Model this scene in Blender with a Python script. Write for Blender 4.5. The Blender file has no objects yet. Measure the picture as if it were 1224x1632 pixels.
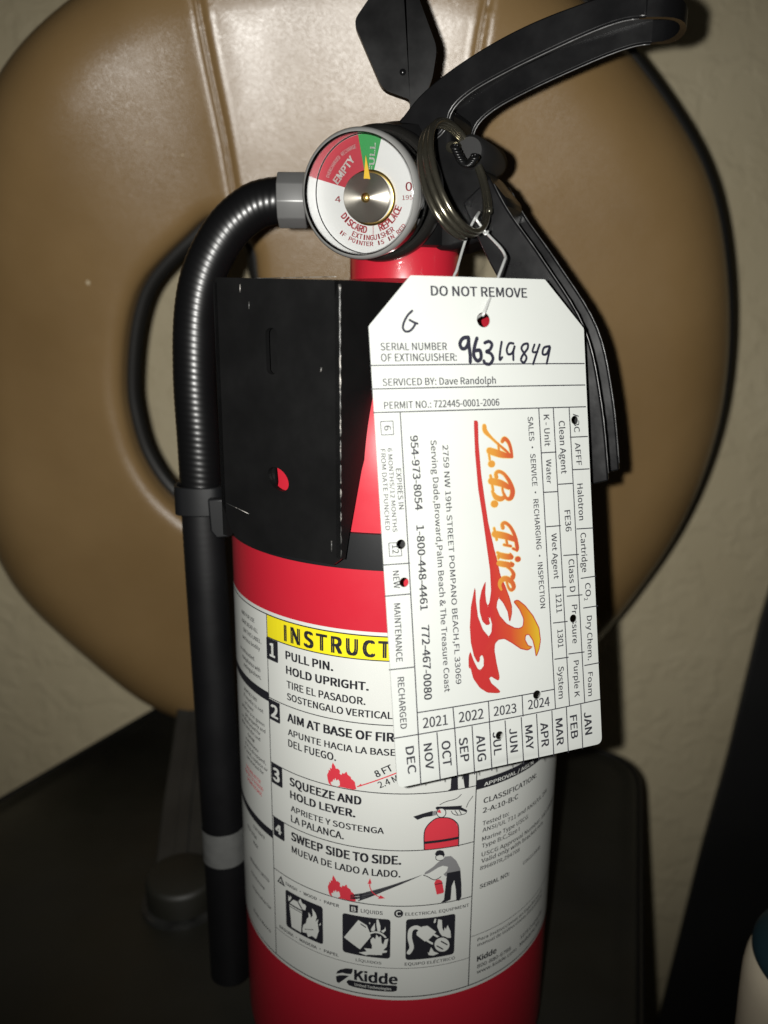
import bpy, bmesh, math, random
from mathutils import Vector, Matrix
from mathutils.geometry import delaunay_2d_cdt, tessellate_polygon
random.seed(7)
MM = 0.001
scene = bpy.context.scene
COL = scene.collection

# ------------------------------------------------------------------ camera, world, flash, exposure
PITCH, ROLL, FPX = 0.24327, 0.008236, 1280.0
CAM = Vector((-5.486, -252.41, 250.0))
fwd = Vector((0, math.cos(PITCH), -math.sin(PITCH)))
up0 = Vector((0, math.sin(PITCH), math.cos(PITCH)))
rt0 = Vector((1, 0, 0))
rgt = math.cos(ROLL) * rt0 + math.sin(ROLL) * up0
upv = -math.sin(ROLL) * rt0 + math.cos(ROLL) * up0
cd = bpy.data.cameras.new("camera")
cam = bpy.data.objects.new("camera", cd)
COL.objects.link(cam)
rot = Matrix((rgt, upv, -fwd)).transposed().to_4x4()
cam.matrix_world = Matrix.Translation(CAM * MM) @ rot
cd.sensor_fit = 'VERTICAL'
cd.sensor_height = 24.0
cd.lens = 24.0 * FPX / 1632.0
cd.clip_start, cd.clip_end = 0.01, 20.0
cd.dof.use_dof = True
cd.dof.focus_distance = 0.212
cd.dof.aperture_fstop = 6.8
scene.camera = cam

world = bpy.data.worlds.new("World")
scene.world = world
world.use_nodes = True
wb = world.node_tree.nodes["Background"]
wb.inputs[0].default_value = (0.95, 0.92, 0.8, 1)
wb.inputs[1].default_value = 0.012

fl = bpy.data.lights.new("phone_flash", 'SPOT')
fl.energy = 4.6
fl.color = (1.0, 0.985, 0.94)
fl.shadow_soft_size = 0.0016
fl.spot_size = math.radians(100)
fl.spot_blend = 0.85
flo = bpy.data.objects.new("phone_flash", fl)
COL.objects.link(flo)
flash_pos = CAM + rgt * -9.6 + upv * 2.0
aim = (fwd + upv * 0.10).normalized()
flo.matrix_world = Matrix.Translation(flash_pos * MM) @ aim.to_track_quat('-Z', 'Y').to_matrix().to_4x4()

vs = scene.view_settings
vs.view_transform = 'Standard'
vs.look = 'None'
vs.exposure = 0.0
vs.gamma = 1.0
vs.use_curve_mapping = False

# ------------------------------------------------------------------ measured layout data (mm)
TAG_TEXT=[('DO NOT REMOVE',(15.27,115.74),(40.42,115.64),2.17,1),('SERIAL NUMBER',(2.14,103.45),(18.36,103.38),1.67,0),('OF EXTINGUISHER:',(2.06,100.98),(20.7,100.87),1.72,0),('SERVICED BY: Dave Randolph',(2.06,95.49),(30.63,95.33),1.61,0),('PERMIT NO.: 722445-0001-2006',(2.05,90.26),(31.26,90.12),1.62,0),('6',(1.63,86.43),(1.7,85.36),1.61,0),('EXPIRES IN',(3.81,76.53),(3.91,67.07),1.27,0),('6 MONTHS/12 MONTHS',(2.14,81.34),(2.09,61.87),1.08,0),('FROM DATE PUNCHED',(0.45,81.19),(0.35,62.43),1.13,0),('12',(1.65,58.87),(1.68,56.82),1.53,0),('NEW',(1.39,52.74),(1.43,48.6),1.53,0),('MAINTENANCE',(1.17,45.02),(0.87,31.0),1.55,0),('RECHARGED',(0.9,27.16),(0.88,14.42),1.57,0),('2021',(6.56,13.76),(12.89,13.7),2.53,0),('2022',(15.94,13.71),(22.49,13.69),2.56,0),('2023',(25.37,13.79),(31.66,13.69),2.37,0),('2024',(35.11,13.88),(41.4,13.81),2.37,0),('DEC',(1.8,9.67),(2.09,2.93),2.05,1),('NOV',(6.4,9.68),(6.64,3.2),2.04,1),('OCT',(11.03,9.6),(11.15,3.26),2.2,1),('SEP',(15.61,9.64),(15.85,3.53),2.23,1),('AUG',(20.26,9.51),(20.36,2.91),2.27,1),('JUL',(24.79,9.61),(24.9,3.72),2.12,1),('JUN',(29.44,9.75),(29.48,3.59),2.08,1),('MAY',(33.92,9.69),(34.01,3.48),2.08,1),('APR',(38.42,9.63),(38.49,3.38),2.16,1),('MAR',(42.92,9.89),(43.03,2.92),2.05,1),('FEB',(47.33,9.95),(47.45,3.85),2.09,1),('JAN',(51.73,10.07),(51.82,4.06),2.2,1),('ABC',(52.23,87.43),(52.4,82.83),1.65,0),('AFFF',(52.39,80.14),(52.66,74.46),1.6,0),('Halotron',(52.59,69.81),(52.75,60.53),1.67,0),('Cartridge',(52.99,57.23),(53.07,47.07),1.65,0),('CO',(53.76,44.11),(53.84,40.62),1.64,0),('2',(53.27,40.28),(53.33,39.65),1.1,0),('Dry Chem.',(53.91,35.49),(53.68,23.84),1.56,0),('Foam',(53.52,20.57),(53.29,14.29),1.47,0),('Clean Agent',(47.85,85.81),(47.93,72.68),1.72,0),('FE36',(48.36,63.36),(48.54,58.0),1.71,0),('Class D',(48.98,50.84),(49.02,42.37),1.67,0),('Pressure',(49.4,38.99),(49.13,28.96),1.65,0),('Purple K',(49.21,24.35),(49.04,14.73),1.54,0),('K - Unit',(43.49,87.48),(43.43,79.8),1.6,0),('Water',(43.61,76.5),(43.53,70.52),1.47,0),('Wet Agent',(44.2,57.86),(44.39,46.31),1.49,0),('1211',(44.64,42.34),(44.69,37.56),1.64,0),('1301',(44.68,33.17),(44.68,28.49),1.6,0),('System',(44.5,23.55),(44.14,15.15),1.6,0),('SALES • SERVICE • RECHARGING • INSPECTION',(38.92,87.14),(40.01,39.32),1.43,0),('954-973-8054',(7.85,83.9),(7.94,66.58),1.8,1),('1-800-448-4461',(7.95,62.95),(7.65,42.71),1.83,1),('772-467-0080',(7.66,38.98),(7.27,20.76),1.9,1),('2759 NW 19th STREET POMPANO BEACH,FL 33069',(15.74,81.39),(15.66,23.42),1.37,0),('Serving Dade,Broward,Palm Beach & The Treasure Coast',(12.8,82.65),(12.57,21.91),1.45,0)]
TAG_LINE=[((-0.51,100.12),(56.33,99.84),0.28),((-0.66,94.86),(56.26,94.52),0.28),((-0.56,89.54),(56.22,89.09),0.28),((5.8,89.27),(5.13,-0.12),0.28),((0.91,87.46),(3.91,87.47),0.2),((3.91,87.47),(3.87,84.38),0.2),((3.87,84.38),(0.93,84.43),0.2),((0.93,84.43),(0.91,87.46),0.2),((0.92,59.42),(3.85,59.32),0.2),((3.85,59.32),(3.89,56.17),0.2),((3.89,56.17),(0.88,56.29),0.2),((0.88,56.29),(0.92,59.42),0.2),((-0.83,54.41),(5.69,54.24),0.28),((-0.86,47.03),(5.45,46.92),0.28),((-0.98,29.31),(5.27,29.18),0.28),((-1.03,12.41),(57.06,12.74),0.28),((5.39,17.87),(43.05,17.88),0.28),((14.51,17.73),(14.66,12.34),0.28),((24.06,17.68),(24.03,-0.08),0.28),((33.52,17.7),(33.49,12.42),0.28),((42.19,89.15),(43.06,12.75),0.28),((46.4,89.14),(47.33,12.79),0.28),((51.12,89.12),(52.08,12.75),0.28),((9.97,12.12),(10.14,-0.19),0.28),((14.65,12.23),(14.73,-0.28),0.28),((19.28,12.24),(19.28,-0.11),0.28),((28.35,12.09),(28.45,0.27),0.28),((32.95,12.15),(32.99,0.01),0.28),((37.4,12.24),(37.43,0.26),0.28),((41.95,12.33),(41.88,0.41),0.28),((46.35,12.46),(46.31,0.45),0.28),((50.81,12.46),(50.81,0.61),0.28),((51.05,81.66),(56.33,81.63),0.28),((51.41,73.5),(56.41,73.42),0.28),((51.89,58.42),(56.94,58.21),0.28),((46.91,70.12),(51.24,70.08),0.28),((42.48,78.21),(46.58,78.2),0.28),((42.54,68.42),(46.58,68.32),0.28),((42.82,59.79),(46.98,59.7),0.28),((52.54,45.58),(57.18,45.62),0.28),((52.94,37.77),(57.45,37.77),0.28),((52.54,22.64),(57.25,22.64),0.28),((47.53,52.04),(52.07,51.86),0.28),((48.06,41.49),(52.64,41.29),0.28),((47.78,26.45),(52.55,26.24),0.28),((43.38,44.19),(47.73,43.97),0.28),((43.52,35.13),(47.74,34.97),0.28),((43.49,25.71),(47.58,25.61),0.28)]
TAG_INK=[([(10.32,112.27),(9.24,111.35),(8.27,109.96),(7.79,108.59),(8.23,107.71),(9.24,107.67),(10.18,108.36),(10.87,109.29)],0.55),([(9.54,110.2),(10.64,109.63),(11.39,109.4)],0.55),([(23.97,106.25),(22.62,106.02),(21.75,104.84),(22.21,103.66),(23.29,103.89),(24.04,105.31),(23.97,106.25),(24.09,103.88),(24.24,101.97),(24.15,100.54)],0.9),([(26.24,106.01),(25.43,103.87),(25.18,101.97),(26.05,100.76),(27.04,101.47),(26.87,103.14),(25.79,103.15)],0.9),([(28.24,104.93),(29.35,105.28),(30.13,104.56),(29.51,103.36),(28.53,102.89),(29.73,102.4),(30.2,101.19),(29.31,100.0),(28.09,100.13),(27.72,100.74)],0.8),([(32.78,105.15),(32.23,102.86),(31.98,100.93),(32.7,101.53)],0.6),([(35.95,104.77),(34.83,104.78),(34.06,103.33),(34.41,102.24),(35.55,102.59),(36.34,104.29),(35.84,102.83),(35.73,100.89)],0.6),([(39.89,104.76),(38.74,104.52),(38.12,103.55),(38.9,102.32),(39.41,101.33),(38.65,100.24),(37.83,100.86),(38.47,102.08),(39.82,103.53),(40.02,104.63)],0.6),([(41.86,104.5),(41.2,102.79),(42.63,102.78)],0.55),([(43.29,104.49),(42.16,102.04),(41.18,99.84)],0.6),([(46.15,104.11),(44.54,103.75),(44.04,102.27),(45.19,102.26),(46.29,103.98),(45.75,102.01),(45.07,99.91)],0.6)]
TAG_HOLES=[((3.9,58.86),1.15),((4.09,49.82),1.16),((26.71,8.55),1.07),((37.88,17.25),1.15),((52.76,85.88),1.07),((49.75,35.42),1.06),((28.3,110.3),1.75)]
FLAME=[(24.37,86.69),(25.19,86.66),(25.01,81.55),(25.24,74.18),(25.83,67.95),(26.45,62.16),(27.25,57.91),(27.68,55.6),(28.35,52.74),(28.87,49.64),(29.22,48.32),(30.11,46.43),(31.21,43.22),(31.79,40.83),(31.68,39.02),(31.05,37.03),(30.72,39.66),(29.57,42.12),(28.38,43.55),(27.75,42.59),(27.52,41.08),(28.25,38.93),(30.11,36.63),(32.34,35.3),(33.77,34.99),(34.81,35.5),(35.06,37.3),(34.04,39.78),(32.43,42.05),(33.6,42.3),(35.54,40.64),(37.72,37.76),(39.31,34.4),(39.58,31.19),(39.01,28.88),(38.09,27.15),(37.85,29.31),(37.38,31.49),(36.3,33.21),(35.42,33.2),(35.06,32.06),(35.85,30.37),(37.14,29.8),(35.78,29.2),(33.77,29.87),(31.55,31.62),(29.34,33.09),(27.62,33.06),(26.57,32.16),(26.33,30.38),(26.71,27.2),(27.36,23.71),(27.16,22.69),(26.2,23.36),(25.11,24.18),(24.51,23.62),(24.99,22.24),(26.61,20.68),(27.49,19.62),(26.33,19.68),(23.95,20.18),(22.01,21.66),(20.4,24.24),(19.78,27.13),(19.34,26.99),(19.44,29.54),(19.86,30.9),(20.55,28.61),(21.53,26.4),(22.34,25.89),(23.39,26.91),(23.51,28.96),(23.01,29.94),(22.28,29.53),(22.2,28.25),(21.77,28.05),(20.91,29.85),(20.28,33.28),(20.24,37.12),(20.83,42.13),(22.07,46.55),(22.01,43.26),(22.33,39.4),(23.51,35.93),(25.08,33.92),(25.99,35.09),(26.25,37.12),(25.8,38.97),(25.23,38.92),(25.32,38.01),(25.55,37.21),(24.7,37.06),(23.65,38.22),(23.1,40.59),(23.17,43.13),(23.82,45.6),(24.93,47.76),(24.62,45.0),(24.76,42.69),(25.26,41.61),(25.87,42.56),(26.46,45.3),(26.48,50.39),(25.89,56.77),(25.19,64.26),(24.47,70.52),(24.18,79.15),(24.28,85.24)]
LETTERS=[([(26.93,85.38),(27.13,84.15),(28.55,82.62),(30.39,80.93),(32.26,79.35),(33.99,77.65)],[5,5.5,3,2.5,3,2.5]),([(31.54,81.54),(32.19,82.16),(33.21,81.29),(33.81,79.4),(34.04,77.65)],[4.5,5,4.5,4,3]),([(33.99,77.65),(31.08,78.42),(27.95,79.45)],[3,8,8]),([(30.4,81.05),(30.55,78.82)],[2.5,2.5]),([(27.64,79.91),(27.9,77.28)],[2.5,2.5]),([(28.17,76.28),(28.45,76.26)],[8,8]),([(27.93,72.15),(30.4,71.5),(32.72,70.34)],[8,8,6]),([(27.87,73.47),(28.35,69.89)],[3,3]),([(29.42,72.98),(29.37,73.88),(30.14,74.33),(31.51,73.67),(32.94,71.71),(33.66,69.4),(33.15,67.8),(32.0,67.63),(31.1,69.08),(30.9,70.47)],[5,4.5,4,4,5,6.5,6,4,3,2.5]),([(31.1,69.08),(31.39,68.18),(30.32,67.68),(28.95,68.22),(28.11,69.65)],[3,4,6,6,3]),([(28.38,66.59),(28.66,66.57)],[8.5,8.5]),([(28.14,59.25),(31.05,58.49),(33.84,57.36)],[8,8,6]),([(28.08,60.64),(28.62,57.82)],[3,3]),([(30.47,60.62),(30.38,61.46),(31.24,61.72),(32.59,60.52),(33.66,58.26),(34.16,55.41),(34.06,54.62)],[5,4.5,4,4,4.5,5,3]),([(32.98,55.23),(34.14,54.61)],[3,2.5]),([(31.17,58.1),(31.4,56.52)],[3,3]),([(30.54,56.4),(32.41,55.87)],[3,3]),([(32.11,53.96),(32.57,53.04),(30.66,53.49),(29.12,53.89),(28.8,53.16)],[2.5,4.5,7,6,2.5]),([(34.03,52.49),(34.31,52.46)],[7,7]),([(28.6,54.62),(29.98,54.11),(32.37,53.63)],[3,2.5,2.5]),([(32.18,51.8),(32.72,51.16),(30.82,51.48),(28.79,51.99)],[2.5,4.5,7,6.5]),([(30.8,51.02),(32.08,50.07),(32.76,48.85),(32.43,48.03)],[2.5,3.5,5,6.5]),([(30.68,47.45),(31.2,45.59),(31.97,44.99),(32.64,45.69),(32.08,47.04),(30.62,47.97),(29.27,47.68),(28.75,46.58),(29.14,45.39)],[2.5,3,4,5.5,6,6.5,6.5,5,3])]
TAG_OUT=[(10.61,120.16),(45.83,120.02),(56.53,108.44),(56.93,2.14),(56.69,1.3),(55.8,0.78),(0.1,-0.03),(-0.58,0.46),(-0.88,1.32),(-0.23,108.91)]
TAG_FRAME=((-0.58626,-81.80066,139.46475),(0.93564,0.35232,-0.00062),(-0.07588,0.131,0.9887))
LAB_TEXT=[('INSTRUCT',(-35.33,160.74),(-3.55,160.74),4.55,2,'k'),('1',(-41.58,154.28),(-39.66,154.28),4.02,2,'w'),('2',(-41.73,135.18),(-39.04,135.18),3.87,2,'w'),('3',(-41.61,114.43),(-39.06,114.43),4.14,2,'w'),('4',(-41.27,96.72),(-38.78,96.72),2.98,2,'w'),('PULL PIN.',(-35.04,155.28),(-19.44,155.28),2.42,2,'k'),('HOLD UPRIGHT.',(-34.97,150.85),(-9.37,150.85),2.35,2,'k'),('TIRE EL PASADOR.',(-34.9,146.51),(-10.21,146.51),2.17,1,'k'),('SOSTENGALO VERTICAL',(-34.92,142.84),(-2.73,142.84),2.06,1,'k'),('AIM AT BASE OF FIR',(-34.88,136.03),(-2.23,136.03),2.58,2,'k'),('APUNTE HACIA LA BASE',(-34.84,131.71),(-1.76,131.71),1.98,1,'k'),('DEL FUEGO.',(-34.82,128.08),(-18.72,128.08),2.26,1,'k'),('8 FT',(-6.82,124.75),(-2.28,127.26),1.99,1,'k'),('2.4 M',(-5.94,121.46),(-0.68,124.12),1.89,0,'k'),('SQUEEZE AND',(-34.56,115.56),(-11.32,115.56),2.56,2,'k'),('HOLD LEVER.',(-34.46,111.34),(-13.11,111.34),2.41,2,'k'),('APRIETE Y SOSTENGA',(-34.37,107.02),(-4.82,107.02),1.88,1,'k'),('LA PALANCA.',(-34.39,103.44),(-16.51,103.44),2.27,1,'k'),('SWEEP SIDE TO SIDE.',(-34.43,97.21),(0.09,97.21),2.75,2,'k'),('MUEVA DE LADO A LADO.',(-34.34,92.97),(0.02,92.97),2.24,1,'k'),('A',(-40.3,79.7),(-38.74,79.7),1.4,1,'w'),('TRASH • WOOD • PAPER',(-37.6,80.09),(-18.08,80.09),1.03,1,'k'),('B',(-14.14,79.98),(-12.85,79.98),1.45,1,'w'),('LIQUIDS',(-11.32,80.03),(-4.9,80.03),1.21,0,'k'),('C',(-1.0,79.94),(0.35,79.94),1.6,1,'w'),('ELECTRICAL EQUIPMENT',(1.61,80.0),(21.01,80.0),1.03,0,'k'),('BASURA • MADERA • PAPEL',(-40.75,62.7),(-18.29,62.7),1.01,1,'k'),('LÍQUIDOS',(-12.86,62.73),(-5.18,62.73),0.92,0,'k'),('EQUIPO ELÉCTRICO',(1.75,62.64),(17.02,62.64),1.01,0,'k'),('Kidde',(-13.18,55.98),(-0.48,55.98),3.47,2,'k'),('United Technologies',(-13.18,53.86),(-2.15,53.86),0.89,0,'w'),('APPROVAL / AGEN',(24.49,119.12),(44.6,119.12),1.11,1,'w'),('CLASSIFICATION:',(24.57,113.47),(46.93,113.47),1.67,1,'k'),('2-A:10-B:C',(24.44,110.37),(37.94,110.37),1.58,1,'k'),('Tested to:',(24.5,106.18),(34.26,106.18),1.41,0,'k'),('ANSI/UL 711 and ANSI/UL 299',(24.6,103.99),(55.47,103.99),1.34,0,'k'),('Marine Type USCG',(24.59,101.04),(43.4,101.04),1.35,0,'k'),('Type B:C,Size I',(24.56,98.74),(39.34,98.74),1.36,0,'k'),('USCG Approval Number: 162.028/EX',(24.64,95.82),(64.66,95.82),1.36,0,'k'),('Valid only with bracket nos.',(24.65,93.65),(54.09,93.65),1.38,0,'k'),('896697R,294708',(24.27,91.32),(40.03,91.32),1.25,0,'k'),('SERIAL NO:',(24.48,84.97),(35.73,84.97),1.35,1,'k'),('G96319849',(42.19,85.29),(52.81,85.29),1.15,-1,'k'),('Para instrucciones en Español ver el',(24.48,66.38),(56.99,66.38),1.12,0,'k'),('manual de instrucciones del producto',(24.56,64.53),(57.23,64.53),1.12,0,'k'),('Kidde',(24.65,59.1),(31.86,59.1),1.85,2,'k'),('800-880-6788',(24.75,56.56),(38.38,56.56),1.34,0,'k'),('www.kidde.com',(24.69,54.57),(41.15,54.57),1.21,0,'k'),('1016 Corporate',(43.23,57.48),(58.35,57.48),1.28,0,'k'),('Mebane,NC',(43.01,54.88),(56.43,54.88),1.29,0,'k')]
LAB_POLY=[('r',[(-21.32,121.79),(-21.47,123.05),(-20.97,124.15),(-21.06,124.78),(-20.49,124.59),(-20.54,125.55),(-20.0,125.35),(-19.99,126.32),(-19.67,127.36),(-18.89,126.25),(-18.74,125.64),(-18.11,125.77),(-17.49,125.25),(-17.59,124.27),(-17.04,124.06),(-16.73,124.77),(-16.27,124.53),(-15.81,125.1),(-15.5,125.32),(-15.2,124.41),(-14.3,123.93),(-14.15,123.31),(-13.7,123.06),(-13.1,122.52),(-12.96,121.57),(-12.66,120.33),(-13.41,120.04),(-17.06,120.16),(-20.21,119.94),(-21.0,120.56)],0,'fire1'),('w',[(-20.04,120.14),(-20.36,121.05),(-19.72,121.36),(-19.55,122.22),(-19.17,121.81),(-18.91,122.69),(-18.61,121.94),(-17.98,122.41),(-17.61,121.84),(-17.52,120.72),(-18.3,120.06)],1,'fire1'),('r',[(-12.36,121.18),(-11.32,122.31),(-11.18,121.46)],0,'arrow1'),('r',[(6.76,101.74),(6.6,106.73),(7.13,109.01),(8.54,110.73),(10.18,111.7),(12.49,111.57),(14.22,110.99),(15.78,109.66),(16.73,107.61),(16.93,101.44)],0,'extinguisher'),('k',[(6.77,104.5),(16.83,104.65),(16.85,103.82),(6.78,103.68)],1,'extinguisher'),('k',[(3.39,112.69),(6.22,113.57),(8.87,114.15),(8.91,112.53),(6.45,112.29),(4.62,111.6)],0,'extinguisher'),('k',[(9.68,114.98),(10.09,115.39),(17.61,114.51),(17.4,113.98),(19.24,112.65),(19.15,111.98),(16.76,113.3),(9.9,114.49)],0,'extinguisher'),('g',[(8.87,114.03),(9.91,114.15),(9.94,112.65),(8.91,112.53)],1,'extinguisher'),('k',[(12.88,113.06),(12.81,112.55),(12.6,112.12),(12.26,111.81),(11.82,111.66),(11.35,111.67),(10.88,111.85),(10.46,112.18),(10.15,112.62),(9.96,113.13),(9.93,113.65),(10.05,114.14),(10.31,114.53),(10.69,114.8),(11.14,114.9),(11.62,114.82),(12.08,114.58),(12.46,114.2),(12.74,113.72),(12.87,113.2)],1,'extinguisher'),('w',[(12.62,113.1),(12.57,112.68),(12.39,112.32),(12.11,112.06),(11.75,111.93),(11.35,111.94),(10.96,112.09),(10.62,112.36),(10.36,112.73),(10.21,113.15),(10.18,113.59),(10.28,113.99),(10.5,114.32),(10.81,114.54),(11.18,114.62),(11.58,114.56),(11.96,114.36),(12.28,114.04),(12.51,113.65),(12.62,113.21)],2,'extinguisher'),('r',[(11.39,113.27),(10.24,113.54),(10.33,114.1),(10.94,114.48)],3,'extinguisher'),('k',[(14.04,124.38),(15.97,124.3),(16.21,120.06),(14.39,119.85),(12.9,119.92),(13.94,120.56)],0,'legs'),('k',[(17.49,124.24),(19.5,124.07),(19.54,119.96),(18.31,119.76),(18.05,120.96)],0,'legs'),('r',[(-21.47,85.01),(-21.62,86.27),(-21.12,87.37),(-21.21,88.0),(-20.64,87.81),(-20.69,88.77),(-20.15,88.57),(-20.14,89.54),(-19.82,90.58),(-19.04,89.47),(-18.89,88.86),(-18.26,88.99),(-17.64,88.47),(-17.74,87.49),(-17.19,87.28),(-16.88,87.99),(-16.42,87.75),(-15.96,88.32),(-15.65,88.54),(-15.35,87.63),(-14.45,87.15),(-14.3,86.53),(-13.85,86.28),(-13.25,85.74),(-13.11,84.79),(-12.81,83.55),(-13.56,83.26),(-17.21,83.38),(-20.36,83.16),(-21.15,83.78)],0,'fire2'),('w',[(-20.19,83.36),(-20.51,84.27),(-19.87,84.58),(-19.7,85.44),(-19.32,85.03),(-19.06,85.91),(-18.76,85.16),(-18.13,85.63),(-17.76,85.06),(-17.67,83.94),(-18.45,83.28)],1,'fire2'),('d',[(-11.72,86.2),(-9.29,87.41),(0.48,91.49),(5.48,93.26),(6.66,93.62),(4.3,92.52),(-3.32,88.79),(-9.28,85.22),(-11.72,83.94)],0,'spray'),('k',[(9.88,100.06),(10.4,101.0),(11.3,101.18),(12.38,100.71),(12.81,99.46),(12.53,98.55),(12.11,99.23),(11.34,99.52),(10.29,99.23)],0,'person'),('m',[(12.9,98.76),(14.76,98.59),(16.4,96.72),(17.79,93.65),(17.81,92.96),(14.62,92.81),(13.39,92.01),(12.59,92.84),(13.65,93.85),(13.93,95.17),(12.36,95.79),(10.84,95.35),(8.45,93.95),(6.96,93.49),(7.1,94.26),(9.32,95.72),(11.09,97.35),(12.3,97.84)],0,'person'),('k',[(13.67,93.16),(17.8,93.13),(18.29,88.33),(18.44,84.09),(17.82,82.85),(16.84,83.1),(16.55,87.02),(15.97,90.28),(15.23,88.36),(15.04,83.86),(13.32,83.35),(12.07,83.4),(12.98,84.28),(13.21,87.38)],0,'person'),('r',[(9.9,90.34),(10.33,91.31),(11.24,91.52),(12.19,90.75),(12.9,87.09),(12.67,86.61),(10.76,86.41)],1,'person'),('r',[(-8.64,92.12),(-9.36,90.06),(-8.16,90.33)],2,'sweep'),('r',[(-6.27,85.43),(-4.19,85.79),(-5.62,86.71)],2,'sweep'),('k',[(-39.43,82.18),(-41.28,79.26),(-37.71,79.17)],0,'mark_a'),('k',[(-14.83,82.02),(-12.17,82.18),(-12.25,79.61),(-14.75,79.44)],0,'mark_b'),('k',[(1.05,80.7),(0.99,80.26),(0.79,79.87),(0.48,79.56),(0.09,79.37),(-0.34,79.32),(-0.77,79.41),(-1.14,79.64),(-1.42,79.97),(-1.58,80.39),(-1.61,80.83),(-1.49,81.26),(-1.24,81.64),(-0.9,81.91),(-0.49,82.05),(-0.05,82.05),(0.35,81.9),(0.7,81.62),(0.94,81.25),(1.05,80.82)],0,'mark_c'),('w',[(-35.98,73.88),(-30.84,73.81),(-31.4,66.01),(-35.2,66.1)],1,'class_a'),('w',[(-35.82,74.39),(-34.23,76.45),(-32.61,76.53),(-30.89,74.26)],1,'class_a'),('w',[(-36.38,74.87),(-36.32,77.05),(-35.76,76.38),(-35.46,77.25),(-34.91,76.82),(-35.65,75.37)],1,'class_a'),('w',[(-32.21,76.72),(-31.39,78.16),(-31.03,77.27),(-30.53,76.68),(-29.77,76.9),(-29.28,76.41),(-29.56,74.87),(-30.57,74.65),(-31.32,75.72)],1,'class_a'),('w',[(-29.39,70.44),(-29.11,71.99),(-28.35,73.04),(-28.44,74.66),(-27.72,74.03),(-27.57,73.03),(-26.88,74.15),(-27.08,76.65),(-25.91,75.49),(-25.46,74.26),(-25.95,72.41),(-24.88,73.66),(-25.2,72.24),(-24.82,69.55),(-25.81,66.29),(-27.24,66.75),(-28.73,65.72),(-29.2,66.94),(-30.74,66.45),(-30.84,67.6),(-30.43,69.24)],1,'class_a'),('w',[(-24.8,71.46),(-24.2,72.75),(-24.1,71.97)],1,'class_a'),('w',[(-12.08,77.25),(-9.54,75.86),(-8.69,73.65),(-8.34,72.13),(-11.56,67.12),(-16.54,70.18)],1,'class_b'),('w',[(-8.35,74.67),(-7.2,76.98),(-7.07,74.85),(-7.35,74.23),(-8.18,74.11)],1,'class_b'),('w',[(-6.7,78.2),(-6.17,78.45),(-5.53,76.19),(-5.52,74.24),(-6.35,74.15),(-6.69,76.45)],1,'class_b'),('w',[(-5.35,74.45),(-4.36,75.13),(-4.12,76.02),(-3.95,74.77),(-4.68,73.83)],1,'class_b'),('w',[(-8.34,71.15),(-7.67,72.03),(-7.0,71.43),(-6.67,73.14),(-6.0,72.13),(-5.34,72.69),(-5.16,70.35),(-4.65,69.81),(-4.17,71.62),(-3.18,71.98),(-3.65,69.1),(-4.64,67.83),(-3.47,67.73),(-3.63,67.12),(-4.96,66.81),(-4.96,66.12),(-9.0,65.7),(-9.85,65.35),(-11.99,65.93),(-9.51,66.8),(-10.36,67.75),(-7.99,67.94),(-8.0,69.22),(-8.42,70.34)],1,'class_b'),('w',[(-8.95,76.73),(-8.62,77.17),(-8.53,76.21)],1,'class_b'),('w',[(5.07,74.17),(6.73,76.01),(8.22,76.1),(10.87,73.6),(10.02,72.61),(8.54,71.07),(7.58,70.68),(5.08,73.17)],1,'class_c'),('w',[(10.03,76.84),(10.32,78.28),(10.8,78.08),(10.58,76.76)],1,'class_c'),('w',[(11.15,75.42),(11.42,77.86),(12.52,77.41),(12.71,74.64),(13.19,73.29),(13.48,74.73),(13.84,73.91),(14.36,75.29),(15.33,72.82),(15.51,70.51),(14.71,70.7),(12.9,71.59),(11.98,73.03)],1,'class_c'),('w',[(8.42,66.8),(8.86,66.49),(9.47,68.42),(10.38,66.76),(11.94,65.85),(10.19,65.4),(8.88,65.73)],1,'class_c'),('k',[(15.58,68.22),(15.5,67.44),(15.22,66.77),(14.76,66.25),(14.15,65.92),(13.45,65.79),(12.7,65.88),(11.96,66.17),(11.28,66.65),(10.71,67.28),(10.29,68.02),(10.05,68.82),(10.0,69.63),(10.14,70.38),(10.48,71.03),(10.98,71.51),(11.6,71.81),(12.31,71.88),(13.06,71.73),(13.79,71.36),(14.45,70.8),(14.99,70.1),(15.37,69.3),(15.56,68.47)],2,'class_c'),('w',[(15.1,68.33),(15.03,67.69),(14.8,67.13),(14.42,66.7),(13.91,66.42),(13.33,66.31),(12.71,66.38),(12.09,66.63),(11.53,67.03),(11.05,67.55),(10.7,68.17),(10.5,68.84),(10.45,69.51),(10.58,70.13),(10.86,70.67),(11.27,71.07),(11.79,71.31),(12.39,71.37),(13.01,71.25),(13.62,70.94),(14.16,70.48),(14.61,69.89),(14.93,69.23),(15.08,68.54)],3,'class_c'),('k',[(-19.1,56.31),(-18.7,57.41),(-17.72,58.33),(-15.9,59.29),(-13.8,59.68),(-13.91,58.58),(-14.33,57.63),(-15.91,57.32),(-16.97,57.36),(-18.27,56.71)],0,'logo'),('k',[(-19.26,55.29),(-18.06,56.13),(-16.34,56.66),(-14.96,56.81),(-16.99,54.58),(-18.29,53.19),(-18.95,53.45)],0,'logo'),('k',[(-15.81,54.33),(-15.49,55.02),(-14.86,55.44),(-7.66,55.52),(-1.67,55.48),(-0.57,55.4),(-0.37,54.92),(-0.55,53.59),(-1.64,53.2),(-7.65,53.11),(-13.81,53.18),(-15.07,53.4)],0,'logo')]
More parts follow.
